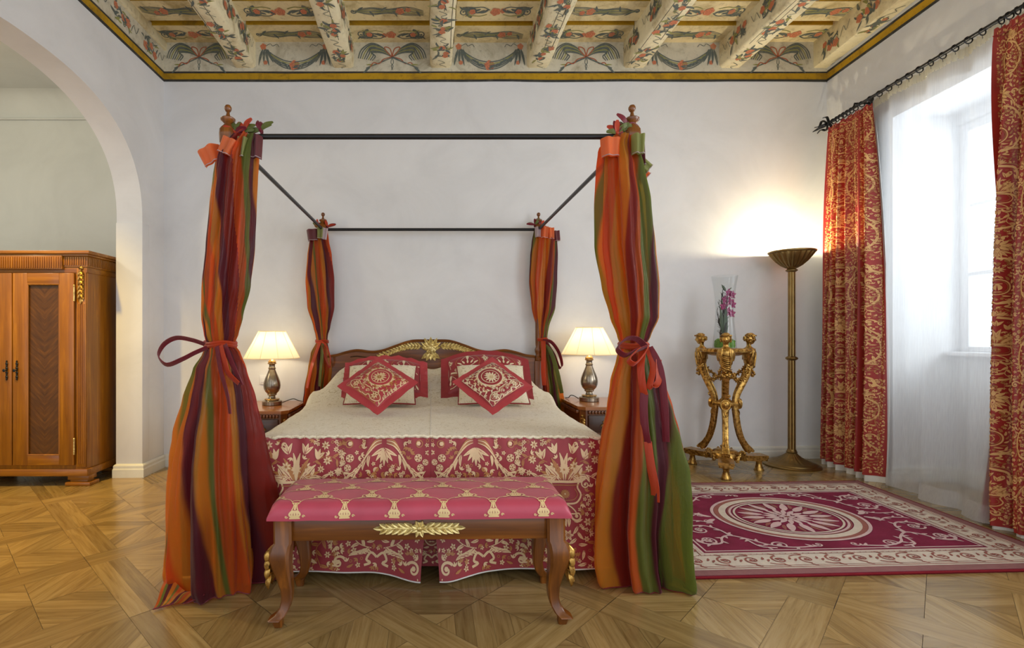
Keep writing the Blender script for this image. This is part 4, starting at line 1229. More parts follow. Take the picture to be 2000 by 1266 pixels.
    tbo = tbk.build('tieback', M['rib_o'], root, org)
    for (kind, cc, w, pts) in ribbons:
        rb = MB()
        P = [Vector((at(px, py, Y).x, Y-b2-.02-dd, at(px, py, Y).z)) for px, py, dd in pts]
        rb.ribbon(P, w*s, (.85, -.25, .5) if kind == 'tail' else (.2, -.75, .65), 0, .0018, .6 if kind == 'tail' else 0)
        rb.build('ribbon_'+kind, M['rib_'+cc], tbo, org)
    return root
drape('front left organza drape with big plum loop, its hem corner trailing on the parquet', PYF, PX[0],
      [(268, 452, 512), (290, 432, 508), (312, 420, 507), (345, 415, 505), (400, 408, 503), (480, 400, 500), (560, 393, 492), (620, 393, 475), (652, 398, 466), (672, 403, 458), (690, 396, 470), (720, 378, 481), (780, 360, 500), (850, 340, 515), (900, 330, 522), (960, 322, 532), (1020, 320, 540), (1080, 320, 542), (1115, 322, 540), (1150, 335, 530)],
      'organza_a', 4,
      [(417, 308, 40, 34, -.42, 'o', -.02), (437, 303, 30, 40, -.2, 'p', .01), (457, 297, 34, 32, .42, 'o', -.06), (481, 296, 20, 38, .12, 'g', -.05), (503, 292, 22, 44, .03, 'p', -.03)],
      [(462, 262, 'opg'), (478, 258, 'og'), (511, 256, 'pg')],
      [('loop', 'p', 11, [(415, 672, 0), (395, 664, .02), (368, 660, .03), (345, 672, .03), (335, 694, .03), (350, 710, .03), (378, 700, .03), (400, 688, .02), (420, 678, 0)]),
       ('tail', 'p', 13, [(452, 674, 0), (462, 690, .02), (476, 718, .03), (488, 748, .02)]),
       ('tail', 'o', 14, [(445, 676, .01), (456, 700, .03), (464, 725, .03), (484, 745, .03)]),
       ('tail', 'p', 10, [(440, 676, .01), (452, 720, .04), (466, 765, .05), (471, 800, .05)])],
      672, .0, .16, .8, shift=.10, tail=[(-1.20, 2.30, .05), (-.98, 2.2, .03), (-1.10, 2.22, fz(-1.1)+.006), (-1.182, 2.165, fz(-1.2)+.006)])
drape('front right organza drape with plum bow and long orange ribbon tail, beside the rug', PYF, PX[1],
      [(270, 1186, 1244), (290, 1172, 1246), (330, 1168, 1260), (400, 1165, 1275), (480, 1165, 1283), (560, 1178, 1290), (620, 1193, 1288), (655, 1206, 1272), (675, 1212, 1262), (700, 1205, 1283), (750, 1190, 1300), (800, 1180, 1316), (850, 1167, 1331), (900, 1157, 1345), (960, 1147, 1349), (1020, 1142, 1348), (1080, 1144, 1352), (1115, 1150, 1356), (1145, 1172, 1345)],
      'organza_b', 9,
      [(1184, 298, 34, 36, 0, 'o', -.06), (1206, 300, 14, 46, .05, 'p', -.04), (1217, 304, 12, 50, -.05, 'p', -.02), (1232, 296, 22, 38, .02, 'g', -.09), (1248, 306, 12, 44, -.06, 'p', -.03), (1258, 326, 26, 22, -.9, 'g', 0), (1259, 338, 26, 22, -.9, 'o', .03)],
      [(1203, 262, 'opg'), (1216, 256, 'gp'), (1222, 246, 'p')],
      [('loop', 'p', 12, [(1246, 676, 0), (1225, 662, .03), (1203, 662, .04), (1188, 680, .04), (1200, 692, .05), (1218, 684, .05), (1244, 678, .02)]),
       ('loop', 'o', 12, [(1244, 678, .01), (1222, 684, .05), (1206, 700, .06), (1216, 708, .06), (1232, 694, .05), (1246, 680, .02)]),
       ('tail', 'o', 13, [(1240, 680, .01), (1231, 712, .04), (1232, 745, .05), (1236, 765, .05)]),
       ('tail', 'p', 14, [(1236, 762, .05), (1233, 790, .06), (1234, 830, .07), (1238, 852, .07)]),
       ('tail', 'o', 15, [(1238, 850, .07), (1242, 890, .08), (1248, 930, .09), (1249, 957, .09)]),
       ('tail', 'p', 13, [(1252, 678, .01), (1264, 715, .05), (1271, 780, .06), (1272, 850, .07)]),
       ('tail', 'o', 11, [(1250, 680, .01), (1254, 715, .04), (1244, 750, .06), (1260, 740, .06), (1264, 700, .04)])],
      675, .0, -.05, .85)
drape('rear left organza drape behind the nightstand with the left lamp, orange ribbons', PYR, PX[0],
      [(452, 612, 640), (470, 605, 642), (500, 601, 648), (550, 597, 654), (600, 600, 655), (640, 612, 646), (655, 616, 641), (667, 618, 640), (690, 606, 645), (720, 600, 650), (760, 592, 645), (800, 586, 640), (860, 584, 640), (914, 584, 640)],
      'organza_a', 21,
      [(613, 462, 20, 22, -.1, 'p', -.06), (628, 458, 12, 22, .05, 'g', -.07), (636, 459, 11, 22, .12, 'w', -.05)],
      [(622, 446, 'og'), (640, 444, 'po')],
      [('loop', 'o', 8, [(630, 668, 0), (642, 676, .03), (650, 700, .04), (648, 716, .04), (640, 700, .04), (632, 674, .02)]),
       ('tail', 'o', 9, [(628, 668, 0), (622, 690, .04), (614, 720, .06), (608, 755, .08)]),
       ('tail', 'g', 8, [(632, 668, 0), (634, 690, .04), (632, 720, .06), (630, 752, .06)])],
      667, .01, .1, .7)
drape('rear right organza drape beside the nightstand with the right lamp, grey and orange', PYR, PX[1],
      [(450, 1042, 1072), (470, 1038, 1088), (500, 1035, 1089), (550, 1032, 1088), (600, 1037, 1083), (640, 1046, 1071), (652, 1048, 1069), (663, 1049, 1068), (690, 1049, 1080), (720, 1050, 1088), (760, 1053, 1096), (800, 1056, 1102), (860, 1056, 1104), (908, 1056, 1104)],
      'organza_b', 33,
      [(1048, 456, 10, 20, 0, 'w', -.06), (1060, 457, 14, 22, .05, 'o', -.07), (1072, 459, 14, 22, -.05, 'o', -.06), (1084, 463, 14, 20, -.12, 'p', -.04)],
      [(1044, 440, 'pg'), (1054, 444, 'po')],
      [('loop', 'p', 8, [(1058, 665, 0), (1072, 668, .03), (1086, 688, .04), (1092, 712, .04), (1086, 716, .04), (1078, 694, .03), (1062, 668, .02)]),
       ('tail', 'o', 9, [(1058, 666, 0), (1057, 690, .04), (1055, 720, .06), (1056, 750, .08)]),
       ('tail', 'g', 8, [(1062, 666, 0), (1072, 690, .04), (1082, 725, .06), (1090, 765, .07)])],
      663, .01, -.08, .7)

# ------------------------------------------------------------------ nightstands
def nightstand(label, x0, x1, h, nx):
    y0, y1 = 3.965, 4.60; cx = (x0+x1)/2
    org = (cx, (y0+y1)/2, fz(cx)); zb = fz(cx)
    r = thing('nightstand', label, 'nightstand', org, 'nightstands')
    ch = .05
    def oct_(e): return [(x0-e, y1), (x0-e, y0+ch-e*.4), (x0+ch-e*.4, y0-e), (x1-ch+e*.4, y0-e), (x1+e, y0+ch-e*.4), (x1+e, y1)]
    def slab(mb, o, za, zb_): mb.prism(o, lambda x, y, t: (x, y, za if t == 0 else zb_)); return mb
    t = MB(); slab(t, oct_(.0), h-.018, h-.0); slab(t, oct_(-.008), h-.028, h-.018)
    t.build('top', M['stand_top'], r, org)
    b = MB(); slab(b, oct_(-.02), zb+.09, h-.028); b.build('body', M['wood_z'], r, org, ang=25)
    slab(MB(), oct_(-.008), zb+.05, zb+.09).build('plinth', M['wood_x'], r, org)
    for sx in (x0+.06, x1-.06):
        for yy in (y0+.07, y1-.07): MB().bb((sx-.035, yy-.035, fz(sx)), (sx+.035, yy+.035, zb+.052), .006).build('foot', M['wood_z'], r, org)
    d = MB(); n = 15
    for i in range(n):
        x = lerp(x0+.085, x1-.085, i/(n-1)); d.bb((x-.009, y0+.004, h-.058), (x+.009, y0+.03, h-.032), .002)
    d.build('dentil_moulding', M['wood_x'], r, org)
    for sx in (x0+.008, x1-.008):
        d = MB()
        for i in range(18):
            y = lerp(y0+.08, y1-.03, i/17); d.bb((sx-.012, y-.009, h-.058), (sx+.012, y+.009, h-.032), .002)
        d.build('dentil_moulding', M['wood_x'], r, org)
    for k, (za, zb2) in enumerate(((h-.20, h-.068), (zb+.11, h-.215))):
        dr = MB().bb((x0+.075, y0+.002, za), (x1-.075, y0+.03, zb2), .004).build('drawer' if k == 0 else 'door', M['drawer_panel'], r, org)
        g = MB(); zc = (za+zb2)/2
        for sg in (-1, 1):
            g.tube(spline([(cx, y0-.012, zc-.016), (cx+sg*.03, y0-.016, zc-.02), (cx+sg*.055, y0-.012, zc), (cx+sg*.05, y0, zc+.012)], 5), .004, 6)
            for k2 in range(4): g.leaf3((cx+sg*(.018+.016*k2), y0-.004, zc+.004), (sg*.8, 0, .6*(-1)**k2), (0, -1, 0), .035, .02)
        g.sphere((cx, y0-.008, zc), .012, 8, 6)
        g.build('handle', M['brass'], dr, org)
    for sx, sg in ((x0, 1), (x1, -1)):
        g = MB(); nrm = Vector((-sg, -1, 0)).normalized(); p0 = Vector((sx+sg*.036, y0+.036, h-.075))+nrm*.004
        g.sphere(p0+Vector((0, 0, .0)), (.011, .011, .014), 8, 6)
        for k2 in range(4):
            for s2 in (-1, 1):
                sd = nrm.cross(Vector((0, 0, 1)))*s2
                g.leaf3(p0+Vector((0, 0, -.012-.02*k2)), sd*.8+Vector((0, 0, -.75)), nrm, .034, .018)
        g.build('leaf_carving', M['gilt'], r, org)
    return r
nightstand('walnut nightstand with dentil edge left of the bed, under the left table lamp', -1.64, -1.12, .564, 0)
nightstand('walnut nightstand with dentil edge right of the bed, under the right table lamp', 1.146, 1.66, .596, 0)

# ------------------------------------------------------------------ table lamps
def table_lamp(label, cx, cy, z, cordx):
    org = (cx, cy, z)
    r = thing('table_lamp', label, 'lamp', org, 'lit table lamps'); k = .00434
    def H(py): return (792-py)*k/1.0
    c = (0, 0, 0)
    MB().lathe([(.079, .0), (.082, .003), (.082, .03), (.078, .034), (.06, .035), (.058, .04), (.052, .047), (.035, .052), (.03, .058), (.026, .075), (.03, .082), (.035, .086)], 32).build('base', M['silver'], r)
    MB().lathe([(.036, .082), (.04, .088), (.038, .093), (.04, .096), (.058, .115), (.068, .14), (.071, .165), (.067, .195), (.055, .23), (.04, .265), (.03, .29), (.027, .30), (.031, .305), (.031, .312), (.026, .317), (.024, .33), (.026, .342), (.03, .347)], 32).build('body', M['silver'], r)
    MB().lathe([(.06, .043), (.064, .047), (.06, .052)], 28).build('base_ring', M['lamp_gold'], r)
    MB().lathe([(.03, .345), (.036, .348), (.036, .354), (.03, .357), (.034, .362), (.033, .368), (.02, .38), (.01, .39), (.008, .40), (.01, .405), (.006, .43), (.006, .5)], 24).build('neck', M['lamp_gold'], r)
    zb, zt = .397, .622; n = 120
    sh = MB(); rows = []
    for (rr, z2) in ((.226, zb), (.2, zb+.05), (.166, zb+.112), (.136, zb+.17), (.108, zt)):
        rows.append([Vector(((rr+.0028*(i % 2))*math.cos(2*pi*i/n), (rr+.0028*(i % 2))*math.sin(2*pi*i/n), z2)) for i in range(n)])
    vs = [v for q in rows for v in q]
    sh.add(vs, [[j*n+i, j*n+(i+1) % n, (j+1)*n+(i+1) % n, (j+1)*n+i] for j in range(4) for i in range(n)])
    o = sh.build('shade', M['shade'], r, ang=0)
    tr = MB()
    for rr, z2 in ((.2275, zb), (.1095, zt)): tr.tube([(rr*math.cos(2*pi*i/48), rr*math.sin(2*pi*i/48), z2) for i in range(48)], .0035, 6, closed=True)
    tr.build('trim', M['shade'], o)
    for i in range(10):
        a = 2*pi*i/10+.2
        q = MB(); q.tube([(.2305*math.cos(a), .2305*math.sin(a), zb), (.1125*math.cos(a), .1125*math.sin(a), zt)], .0016, 4); q.build('pleat_rib', M['shade'], o)
    MB().sphere((0, 0, .535), (.028, .028, .038), 12, 8).build('bulb', M['bulb'], r)
    q = MB(); q.tube(spline([(.075, .03, .012), (.12, .05, .03), (.16, .08, .04), (.19, .12, .02), (.2, .2, .004)] if cordx > 0 else [(-.075, .05, .012), (-.1, .08, .03), (-.125, .11, .035), (-.14, .14, .01), (-.15, .2, .004)], 6), .0035, 6); q.build('cord', M['cable'], r)
    l = lamp('bulb_light', 'POINT', (0, 0, .475), 3.6, (1, .84, .56), .03); l.parent = r
    return r
table_lamp('table lamp with a silver baluster body and cream pleated shade on the left nightstand', -1.355, 4.335, .565, 1)
table_lamp('table lamp with a silver baluster body and cream pleated shade on the right nightstand', 1.338, 4.335, .597, -1)
so = MB(); sp = at(516, 742, YB-.004); so.box(sp, (.085, .012, .085), .004); so.box(sp+Vector((0, -.007, 0)), (.05, .004, .05), .002)
tag(so.build('wall_socket', M['white_wood'], org=sp), 'white wall socket behind the left table lamp', 'socket')

# ------------------------------------------------------------------ torchiere
TX, TY = 3.10, 4.395; tz = fz(TX); to = (TX, TY, tz)
fl_ = thing('floor_lamp', 'tall brass torchiere floor lamp with fluted bowl glowing on the wall', 'lamp', to)
def rb(n, d): return lambda a, z: 1-d*abs(math.sin(a*n/2))
MB().lathe([(.212, 0), (.214, .006), (.205, .014), (.19, .018), (.186, .026), (.165, .034), (.16, .038)], 48).build('base', M['brass'], fl_)
b = MB().lathe([(.158, .036), (.12, .052), (.075, .075), (.045, .1), (.034, .115)], 72, rib=rb(24, .06)); b.lathe([(.04, .112), (.042, .12), (.036, .126), (.032, .14)], 24); b.build('base_dome', M['brass'], fl_)
MB().lathe([(.03, .13), (.029, .14), (.027, .93), (.027, 1.68)], 48, rib=rb(12, .10)).build('pole', M['brass'], fl_)
MB().lathe([(.03, .905), (.044, .915), (.047, .922), (.044, .93), (.03, .94)], 28).build('collar', M['brass'], fl_)
MB().lathe([(.03, 1.665), (.044, 1.675), (.045, 1.682), (.034, 1.69), (.03, 1.7)], 28).build('collar', M['brass'], fl_)
zt = 1.84
MB().lathe([(.03, 1.695), (.045, 1.70), (.08, 1.722), (.12, 1.76), (.15, 1.80), (.168, 1.825), (.168, 1.832)], 96, rib=rb(24, .075)).build('bowl', M['brass'], fl_)
MB().lathe([(.164, 1.826), (.176, 1.832), (.178, 1.842), (.172, 1.846), (.166, 1.842), (.14, 1.80), (.1, 1.755), (.03, 1.73), (0, 1.73)], 48).build('bowl_rim', M['brass'], fl_)
MB().lathe([(.012, 1.73), (.02, 1.76), (.03, 1.79), (.02, 1.815), (0, 1.82)], 16).build('bulb', M['bulb'], fl_)
l = lamp('uplight', 'POINT', (0, 0, 1.835), 52, (1, .86, .56), .03); l.parent = fl_
# ------------------------------------------------------------------ gilded tripod stand with three herms
GX, GY = 2.447, 4.255; gz = fz(GX); go = (GX, GY, gz)
gs = thing('plant_stand', 'carved gilded tripod stand with three female busts holding a glass vase', 'stand', go)
def polar(phi): return Matrix.Rotation(phi, 4, 'Z')     # local x = sideways, local -y = outwards
PH0 = -.50
ANG = (PH0, PH0+2*pi/3, PH0-2*pi/3)
H0 = -gz
legp = [(.205, .93), (.190, .87), (.165, .80), (.125, .72), (.098, .66), (.086, .60), (.084, .55), (.092, .48), (.106, .39), (.132, .30), (.165, .24), (.205, .19)]
for k, phi in enumerate(ANG):
    Mx = polar(phi)
    # leg
    P = spline([(0, -r_, z+H0) for r_, z in legp], 5)
    lg = MB(); vs = []; fs = []; n = len(P)
    for i, p in enumerate(P):
        t = (P[min(i+1, n-1)]-P[max(i-1, 0)]).normalized(); a = Vector((1, 0, 0)); b = t.cross(a)
        w = lerp(.027, .021, sstep(0, .5, i/n))+.008*sstep(.85, 1, i/n)
        for (u, v) in ((-1, -.7), (-.7, -1), (-.35, -.8), (.35, -.8), (.7, -1), (1, -.7), (1, .8), (.7, 1), (-.7, 1), (-1, .8)): vs.append(p+a*w*u+b*w*v)
    for i in range(n-1):
        for q in range(10): fs.append([i*10+q, i*10+(q+1) % 10, (i+1)*10+(q+1) % 10, (i+1)*10+q])
    fs += [list(range(10))[::-1], [(n-1)*10+q for q in range(10)]]
    lg.add([Mx @ v for v in vs], fs)
    for s2 in (-1.5, -.5, .5, 1.5): lg.sphere((s2*.011, -.222, .192+H0), (.0075, .016, .012), 8, 6, M=Mx)
    leg = lg.build('leg', M['gilt'], gs, ang=50)
    for i in range(6):                                  # acanthus up the shin and paw
        ac = MB(); p = Vector((0, -legp[10-min(i, 4)][0]-.024, legp[10-min(i, 4)][1]+H0+.02*(i == 5)))
        for s2 in (-1, 0, 1): ac.leaf3(p, Vector((s2*.35, .25 if i > 2 else .75, 1)), (s2*.3, -1, .3), .055, .026, curl=.03)
        ac.v = [tuple(Mx @ Vector(v)) for v in ac.v]
        ac.build('acanthus', M['gilt'], leg)
    # medallion on the belt
    md = MB(); C0 = Matrix.Translation((0, -.112, .585+H0)) @ Matrix.Rotation(pi/2, 4, 'X')
    md.lathe([(0, .012), (.02, .011), (.027, .006), (.03, .012), (.036, .012), (.038, .0), (.036, -.012), (0, -.014)], 24, M=C0, sy=1.25)
    md.sphere((0, 0, .012), (.014, .02, .006), 10, 6, M=C0)
    md.tube([C0 @ Vector(v) for v in spline([(0, .045, 0), (.015, .06, .01), (.03, .07, .01), (.028, .082, .012), (.015, .08, .012)], 4)], .005, 6)
    md.v = [tuple(Mx @ Vector(v)) for v in md.v]
    md.build('medallion', M['gilt'], gs)
    # bust: drapery, shoulders, neck, head with wavy hair in one carved figure
    bu = MB(); zc = H0
    prof = [(.020, .885), (.030, .90), (.045, .925), (.052, .96), (.058, .995), (.060, 1.02), (.052, 1.042), (.030, 1.055), (.021, 1.065), (.019, 1.08), (.022, 1.09)]
    bu.lathe([(r_, z+zc) for r_, z in prof], 28, (0, -.20, 0), sx=1., sy=.72, rib=lambda a, z: 1+(.05*math.sin(a*9+z*60) if z+gz < 1.03 else 0))
    for q in range(8):                                  # drapery falling from one shoulder across to the other hip
        t = q/7; x0, z0 = lerp(-.050, -.03, t), lerp(1.03, .93, t); x1, z1 = lerp(.05, .03, t), lerp(1.02, .90, t)
        bu.tube(spline([(x0, -.205, z0+zc), (x0*.5-.004, -.236, lerp(z0, z1, .3)-.022+zc), (x1*.3, -.240, lerp(z0, z1, .6)-.03+zc), (x1, -.21, z1-.012+zc)], 5), .0066, 7)
    for s2 in (-1, 1):
        bu.sphere((s2*.044, -.2, 1.022+zc), (.018, .017, .02), 10, 8)
        bu.tube(spline([(s2*.05, -.2, 1.02+zc), (s2*.054, -.192, .985+zc), (s2*.046, -.186, .95+zc)], 5), .0125, 8)
        bu.tube(spline([(s2*.026, -.23, 1.045+zc), (s2*.03, -.238, 1.0+zc), (s2*.034, -.232, .95+zc), (s2*.03, -.225, .9+zc)], 5), .007, 7)
    hc = Vector((0, -.212, 1.122+zc))
    def head(u, v):
        a = u*2*pi; b = -pi/2+v*pi
        d = Vector((math.cos(b)*math.sin(a), -math.cos(b)*math.cos(a), math.sin(b)))
        r3 = Vector((d.x*.033, d.y*.041, d.z*.046))
        front = max(0, -d.y)
        if d.z < 0: r3.x *= 1-.28*(-d.z); r3.y *= 1-.10*(-d.z)
        nose = .013*math.exp(-(d.x/.16)**2)*sstep(-.42, -.22, d.z)*(1-sstep(-.2, .28, d.z))*(front > .3)
        sock = .005*(math.exp(-((abs(d.x)-.34)/.16)**2-((d.z-.12)/.13)**2))*(front > .3)
        brow = .003*math.exp(-((d.z-.27)/.08)**2-(d.x/.5)**2)*(front > .3)
        lip = .004*math.exp(-((d.z+.52)/.07)**2-(d.x/.22)**2)*(front > .2)
        chin = .005*math.exp(-((d.z+.82)/.12)**2-(d.x/.3)**2)*(front > .1)
        r3.y -= nose-sock+brow+lip+chin
        return hc+r3
    bu.grid(head, 40, 30, uvs=False)
    for s2 in (-1, 1):
        bu.sphere(hc+Vector((s2*.0125, -.0335, .005)), (.0055, .003, .0035), 8, 6); bu.sphere(hc+Vector((s2*.034, .0, -.004)), (.004, .008, .011), 8, 6)
    rr = random.Random(k)
    for q in range(120):                                 # wavy hair drawn back to a knot, wreath on the brow
        a = rr.uniform(-2.6, 2.6); el = rr.uniform(.72, 1.3)
        if abs(a) > 1.3: el = rr.uniform(-.45, 1.2)
        d = Vector((math.cos(el)*math.sin(a), -math.cos(el)*math.cos(a), math.sin(el)))
        bu.sphere(hc+Vector((d.x*.037, d.y*.042+.002, d.z*.049)), (.0072, .0078, .0062), 7, 5)
    for q in range(14): a = rr.uniform(0, 6.3); bu.sphere(hc+Vector((.010*math.cos(a), .046+rr.uniform(-.006, .006), .008+.010*math.sin(a))), .0085, 7, 5)
    for q in range(9):
        a = -1.6+.4*q; bu.leaf3(hc+Vector((.038*math.sin(a), -.044*math.cos(a), .025)), (math.cos(a), math.sin(a), .4), (math.sin(a), -math.cos(a), .3), .024, .013)
    bu.v = [tuple(Mx @ Vector(v)) for v in bu.v]
    bu.build('bust', M['gilt'], gs, ang=60)
    # scroll and flower drop below each bust
    sc = MB()
    for q in range(16): sc.sphere((rr.uniform(-.028, .028), -.222+rr.uniform(-.012, .012), .845+rr.uniform(-.03, .035)+H0), rr.uniform(.008, .014), 7, 5)
    sc.v = [tuple(Mx @ Vector(v)) for v in sc.v]; sc.build('flower_cluster', M['gilt'], gs)
    # swag between neighbouring busts
    a0, a1 = phi, phi+2*pi/3; sw = MB()
    Q = []
    for i in range(25):
        t = i/24; e = polar(a0) @ Vector((0, -.215, 0)); f = polar(a1) @ Vector((0, -.215, 0)); p = e.lerp(f, t)
        p = p*(1+.10*math.sin(pi*t)); p.z = .955-.17*math.sin(pi*t)+H0; Q.append(p)
    sw.tube(Q, .006, 6)
    for i, p in enumerate(Q):
        q3 = math.sin(pi*i/24)
        for _ in range(2): sw.sphere(p+Vector((rr.uniform(-.01, .01), rr.uniform(-.01, .01), rr.uniform(-.01, .01))), lerp(.005, .010, q3), 7, 5)
        for _ in range(4): d = Vector((rr.uniform(-1, 1), rr.uniform(-1, 1), rr.uniform(-1, 1))); sw.leaf3(p, d, Vector((rr.uniform(-.4, .4), -1, .3)), lerp(.018, .03, q3), .014, n=4)
    sw.build('flower_swag', M['gilt'], gs)
    # plinth arm and foot
    ar = MB(); o2 = [(-.05, -.325), (.05, -.325), (.05, -.2), (.035, -.12), (.03, 0), (-.03, 0), (-.035, -.12), (-.05, -.2)]
    ar.prism(o2, lambda x, y, t: Mx @ Vector((x, y, (.115 if t == 0 else .135)+H0))); ar.prism([(x*1.12, y*1.02) for x, y in o2], lambda x, y, t: Mx @ Vector((x, y, (.135 if t == 0 else .160)+H0)))
    for q in range(8): ar.box((-.042+.012*q, -.328, .126+H0), (.006, .008, .016), .001, M=Mx)
    ar.build('plinth_arm', M['gilt'], gs, ang=30)
    ft = MB().lathe([(.040, 0), (.041, .006), (.036, .014), (.030, .03), (.023, .055), (.022, .07), (.028, .08), (.028, .118+H0)], 32, (Mx @ Vector((0, -.285, 0))), rib=rb(14, .1))
    ft.build('foot', M['gilt'], gs, ang=60)
    # arches of the dome between the arms
    a2 = phi+pi/3; Ma = polar(a2)
    dm = MB()
    for q in range(2):
        dm.tube([Ma @ Vector((.062*(1-.2*q)*math.cos(w), -.13, .125+.07*(1-.2*q)*math.sin(w)+H0)) for w in [pi*i/14 for i in range(15)]], .009, 8)
    for q in range(9): w = pi*(q+.5)/9; dm.sphere(Ma @ Vector((.076*math.cos(w), -.132, .125+.084*math.sin(w)+H0)), .010, 7, 5)
    dm.build('plinth_arch', M['gilt'], gs)
MB().lathe([(.12, .14+H0), (.115, .17+H0), (.09, .195+H0), (.05, .21+H0), (.03, .215+H0), (.026, .23+H0), (.022, .26+H0)], 36).build('plinth_dome', M['gilt'], gs)
MB().lathe([(.022, .25+H0), (.024, .45+H0), (.03, .53+H0), (.05, .56+H0), (.06, .565+H0), (.06, .605+H0), (.05, .61+H0), (.03, .63+H0), (.028, .64+H0), (.026, .9+H0), (.04, .98+H0), (.10, 1.0+H0)], 28, rib=rb(10, .06)).build('centre_column', M['gilt'], gs)
bl = MB()
bl.lathe([(.075, .572+H0), (.108, .575+H0), (.112, .585+H0), (.108, .6+H0), (.075, .602+H0)], 6); bl.build('belt', M['gilt'], gs)
tt = MB().lathe([(.10, .985+H0), (.15, 1.0+H0), (.175, 1.015+H0), (.19, 1.018+H0), (.192, 1.04+H0), (.185, 1.045+H0), (.17, 1.04+H0), (0, 1.04+H0)], 48)
for q in range(40): a = 2*pi*q/40; tt.sphere((.192*math.cos(a), .192*math.sin(a), 1.03+H0), .006, 6, 5)
tt.build('top_dish', M['gilt'], gs)
# vase and orchid
VZ = 1.041; VY = GY
vx, vy = GX-.005, GY
va = MB().lathe([(.0, .006), (.082, .006), (.086, .012), (.080, .10), (.068, .22), (.064, .32), (.069, .42), (.082, .53), (.095, .605), (.0955, .607)], 48)
va.f.pop()                                              # open mouth
va.lathe([(.0, 0), (.084, 0), (.0905, .006), (.0895, .012), (.0835, .10), (.0715, .22), (.0675, .32), (.0725, .42), (.0855, .53), (.0985, .605), (.097, .608), (.0955, .607)], 48); va.f.pop()
tag(va.build('glass_vase', M['vase'], org=(0, 0, 0), loc=(vx, vy, VZ)), 'tall waisted clear glass vase standing on the gilded tripod stand', 'vase')
M['moss'] = flat('green_moss', (96, 140, 48), .9, var=.4, scale=90, bump=.8)
M['twig'] = flat('dark_twig', (62, 58, 54), .8, var=.3, scale=60, bump=.4)
M['orchid'] = flat('magenta_orchid', (150, 44, 100), .5, var=.3, scale=40)
M['orchid_lip'] = flat('orchid_lip', (196, 96, 150), .5)
M['leafgreen'] = flat('orchid_leaf_green', (70, 84, 62), .4, var=.2)
fa = thing('orchid_arrangement', 'magenta orchid with dark twigs and green moss inside the glass vase', 'flowers', (vx, vy, VZ+.008))
ms = MB(); rr = random.Random(8)
ms.lathe([(.0, 0), (.074, .002), (.078, .02), (.074, .06), (.06, .072), (0, .07)], 24)
for _ in range(120):
    a = rr.uniform(0, 6.3); z = rr.uniform(.01, .07); q = rr.uniform(.058, .07) if z < .06 else rr.uniform(0, .07)
    ms.sphere((q*math.cos(a), q*math.sin(a), z), rr.uniform(.006, .011), 6, 5)
ms.build('moss', M['moss'], fa)
for i in range(9):
    tw_ = MB(); a = rr.uniform(0, 6.3); x, y = rr.uniform(-.03, .02), rr.uniform(-.03, .03); pts = [(x, y, .05)]
    top = rr.uniform(.38, .56) if i < 6 else rr.uniform(.25, .4)
    for j in range(1, 8):
        z = lerp(.05, top, j/7); lim = .045
        x = clamp(x+rr.uniform(-.02, .014), -.055, lim); y = clamp(y+rr.uniform(-.018, .018), -.04, .04); pts.append((x, y, z))
    P = spline(pts, 4); tw_.tube(P, [lerp(.0075, .0016, j/(len(P)-1)) for j in range(len(P))], 6)
    for j in range(6, len(P), 4):
        d = Vector((rr.uniform(-1, .6), rr.uniform(-.6, .6), .8)); e = P[j]+d*.04; e.x = clamp(e.x, -.06, .06)
        tw_.tube([P[j], P[j].lerp(e, .5)+Vector((.004, 0, .004)), e], [.002, .0018, .001], 5)
    tw_.build('twig', M['twig'], fa)
stm = MB(); stm.tube(spline([(.0, 0, .05), (.005, -.01, .2), (.012, -.01, .36), (.03, -.01, .47), (.05, -.01, .5)], 6), .0035, 6); stm.build('stem', M['leafgreen'], fa)
lv = MB()
for s2 in (-1, .2): lv.leaf3((.0, -.01, .07), (s2*.16-.1, -.1, 1), (.2, -1, .1), .27, .05, th=.1, curl=.06)
lv.leaf3((.005, -.01, .47), (-.5, -.1, .7), (.4, -1, 0), .07, .03); lv.build('leaf', M['leafgreen'], fa)
for (x, z, s2) in ((.018, .455, 1.), (.05, .44, .95), (-.012, .40, 1.), (.02, .385, 1.05), (.052, .36, .9), (-.02, .345, .95), (.016, .30, 1.1), (.046, .285, .95)):
    bl_ = MB(); c0 = Vector((x, -.028+.01*rr.random(), z)); yaw = rr.uniform(-.5, .5)
    nr = Vector((math.sin(yaw), -math.cos(yaw), .1)).normalized(); sd = nr.cross(Vector((0, 0, 1))).normalized()
    for q in range(5):
        a = pi/2+2*pi*q/5; bl_.leaf3(c0, sd*math.cos(a)+Vector((0, 0, math.sin(a)))+nr*.25, nr,   .040*s2, .030*s2, th=.15)
    bo = bl_.build('blossom', M['orchid'], fa)
    MB().sphere(c0+nr*.008, .006*s2, 7, 5).build('lip', M['orchid_lip'], bo)

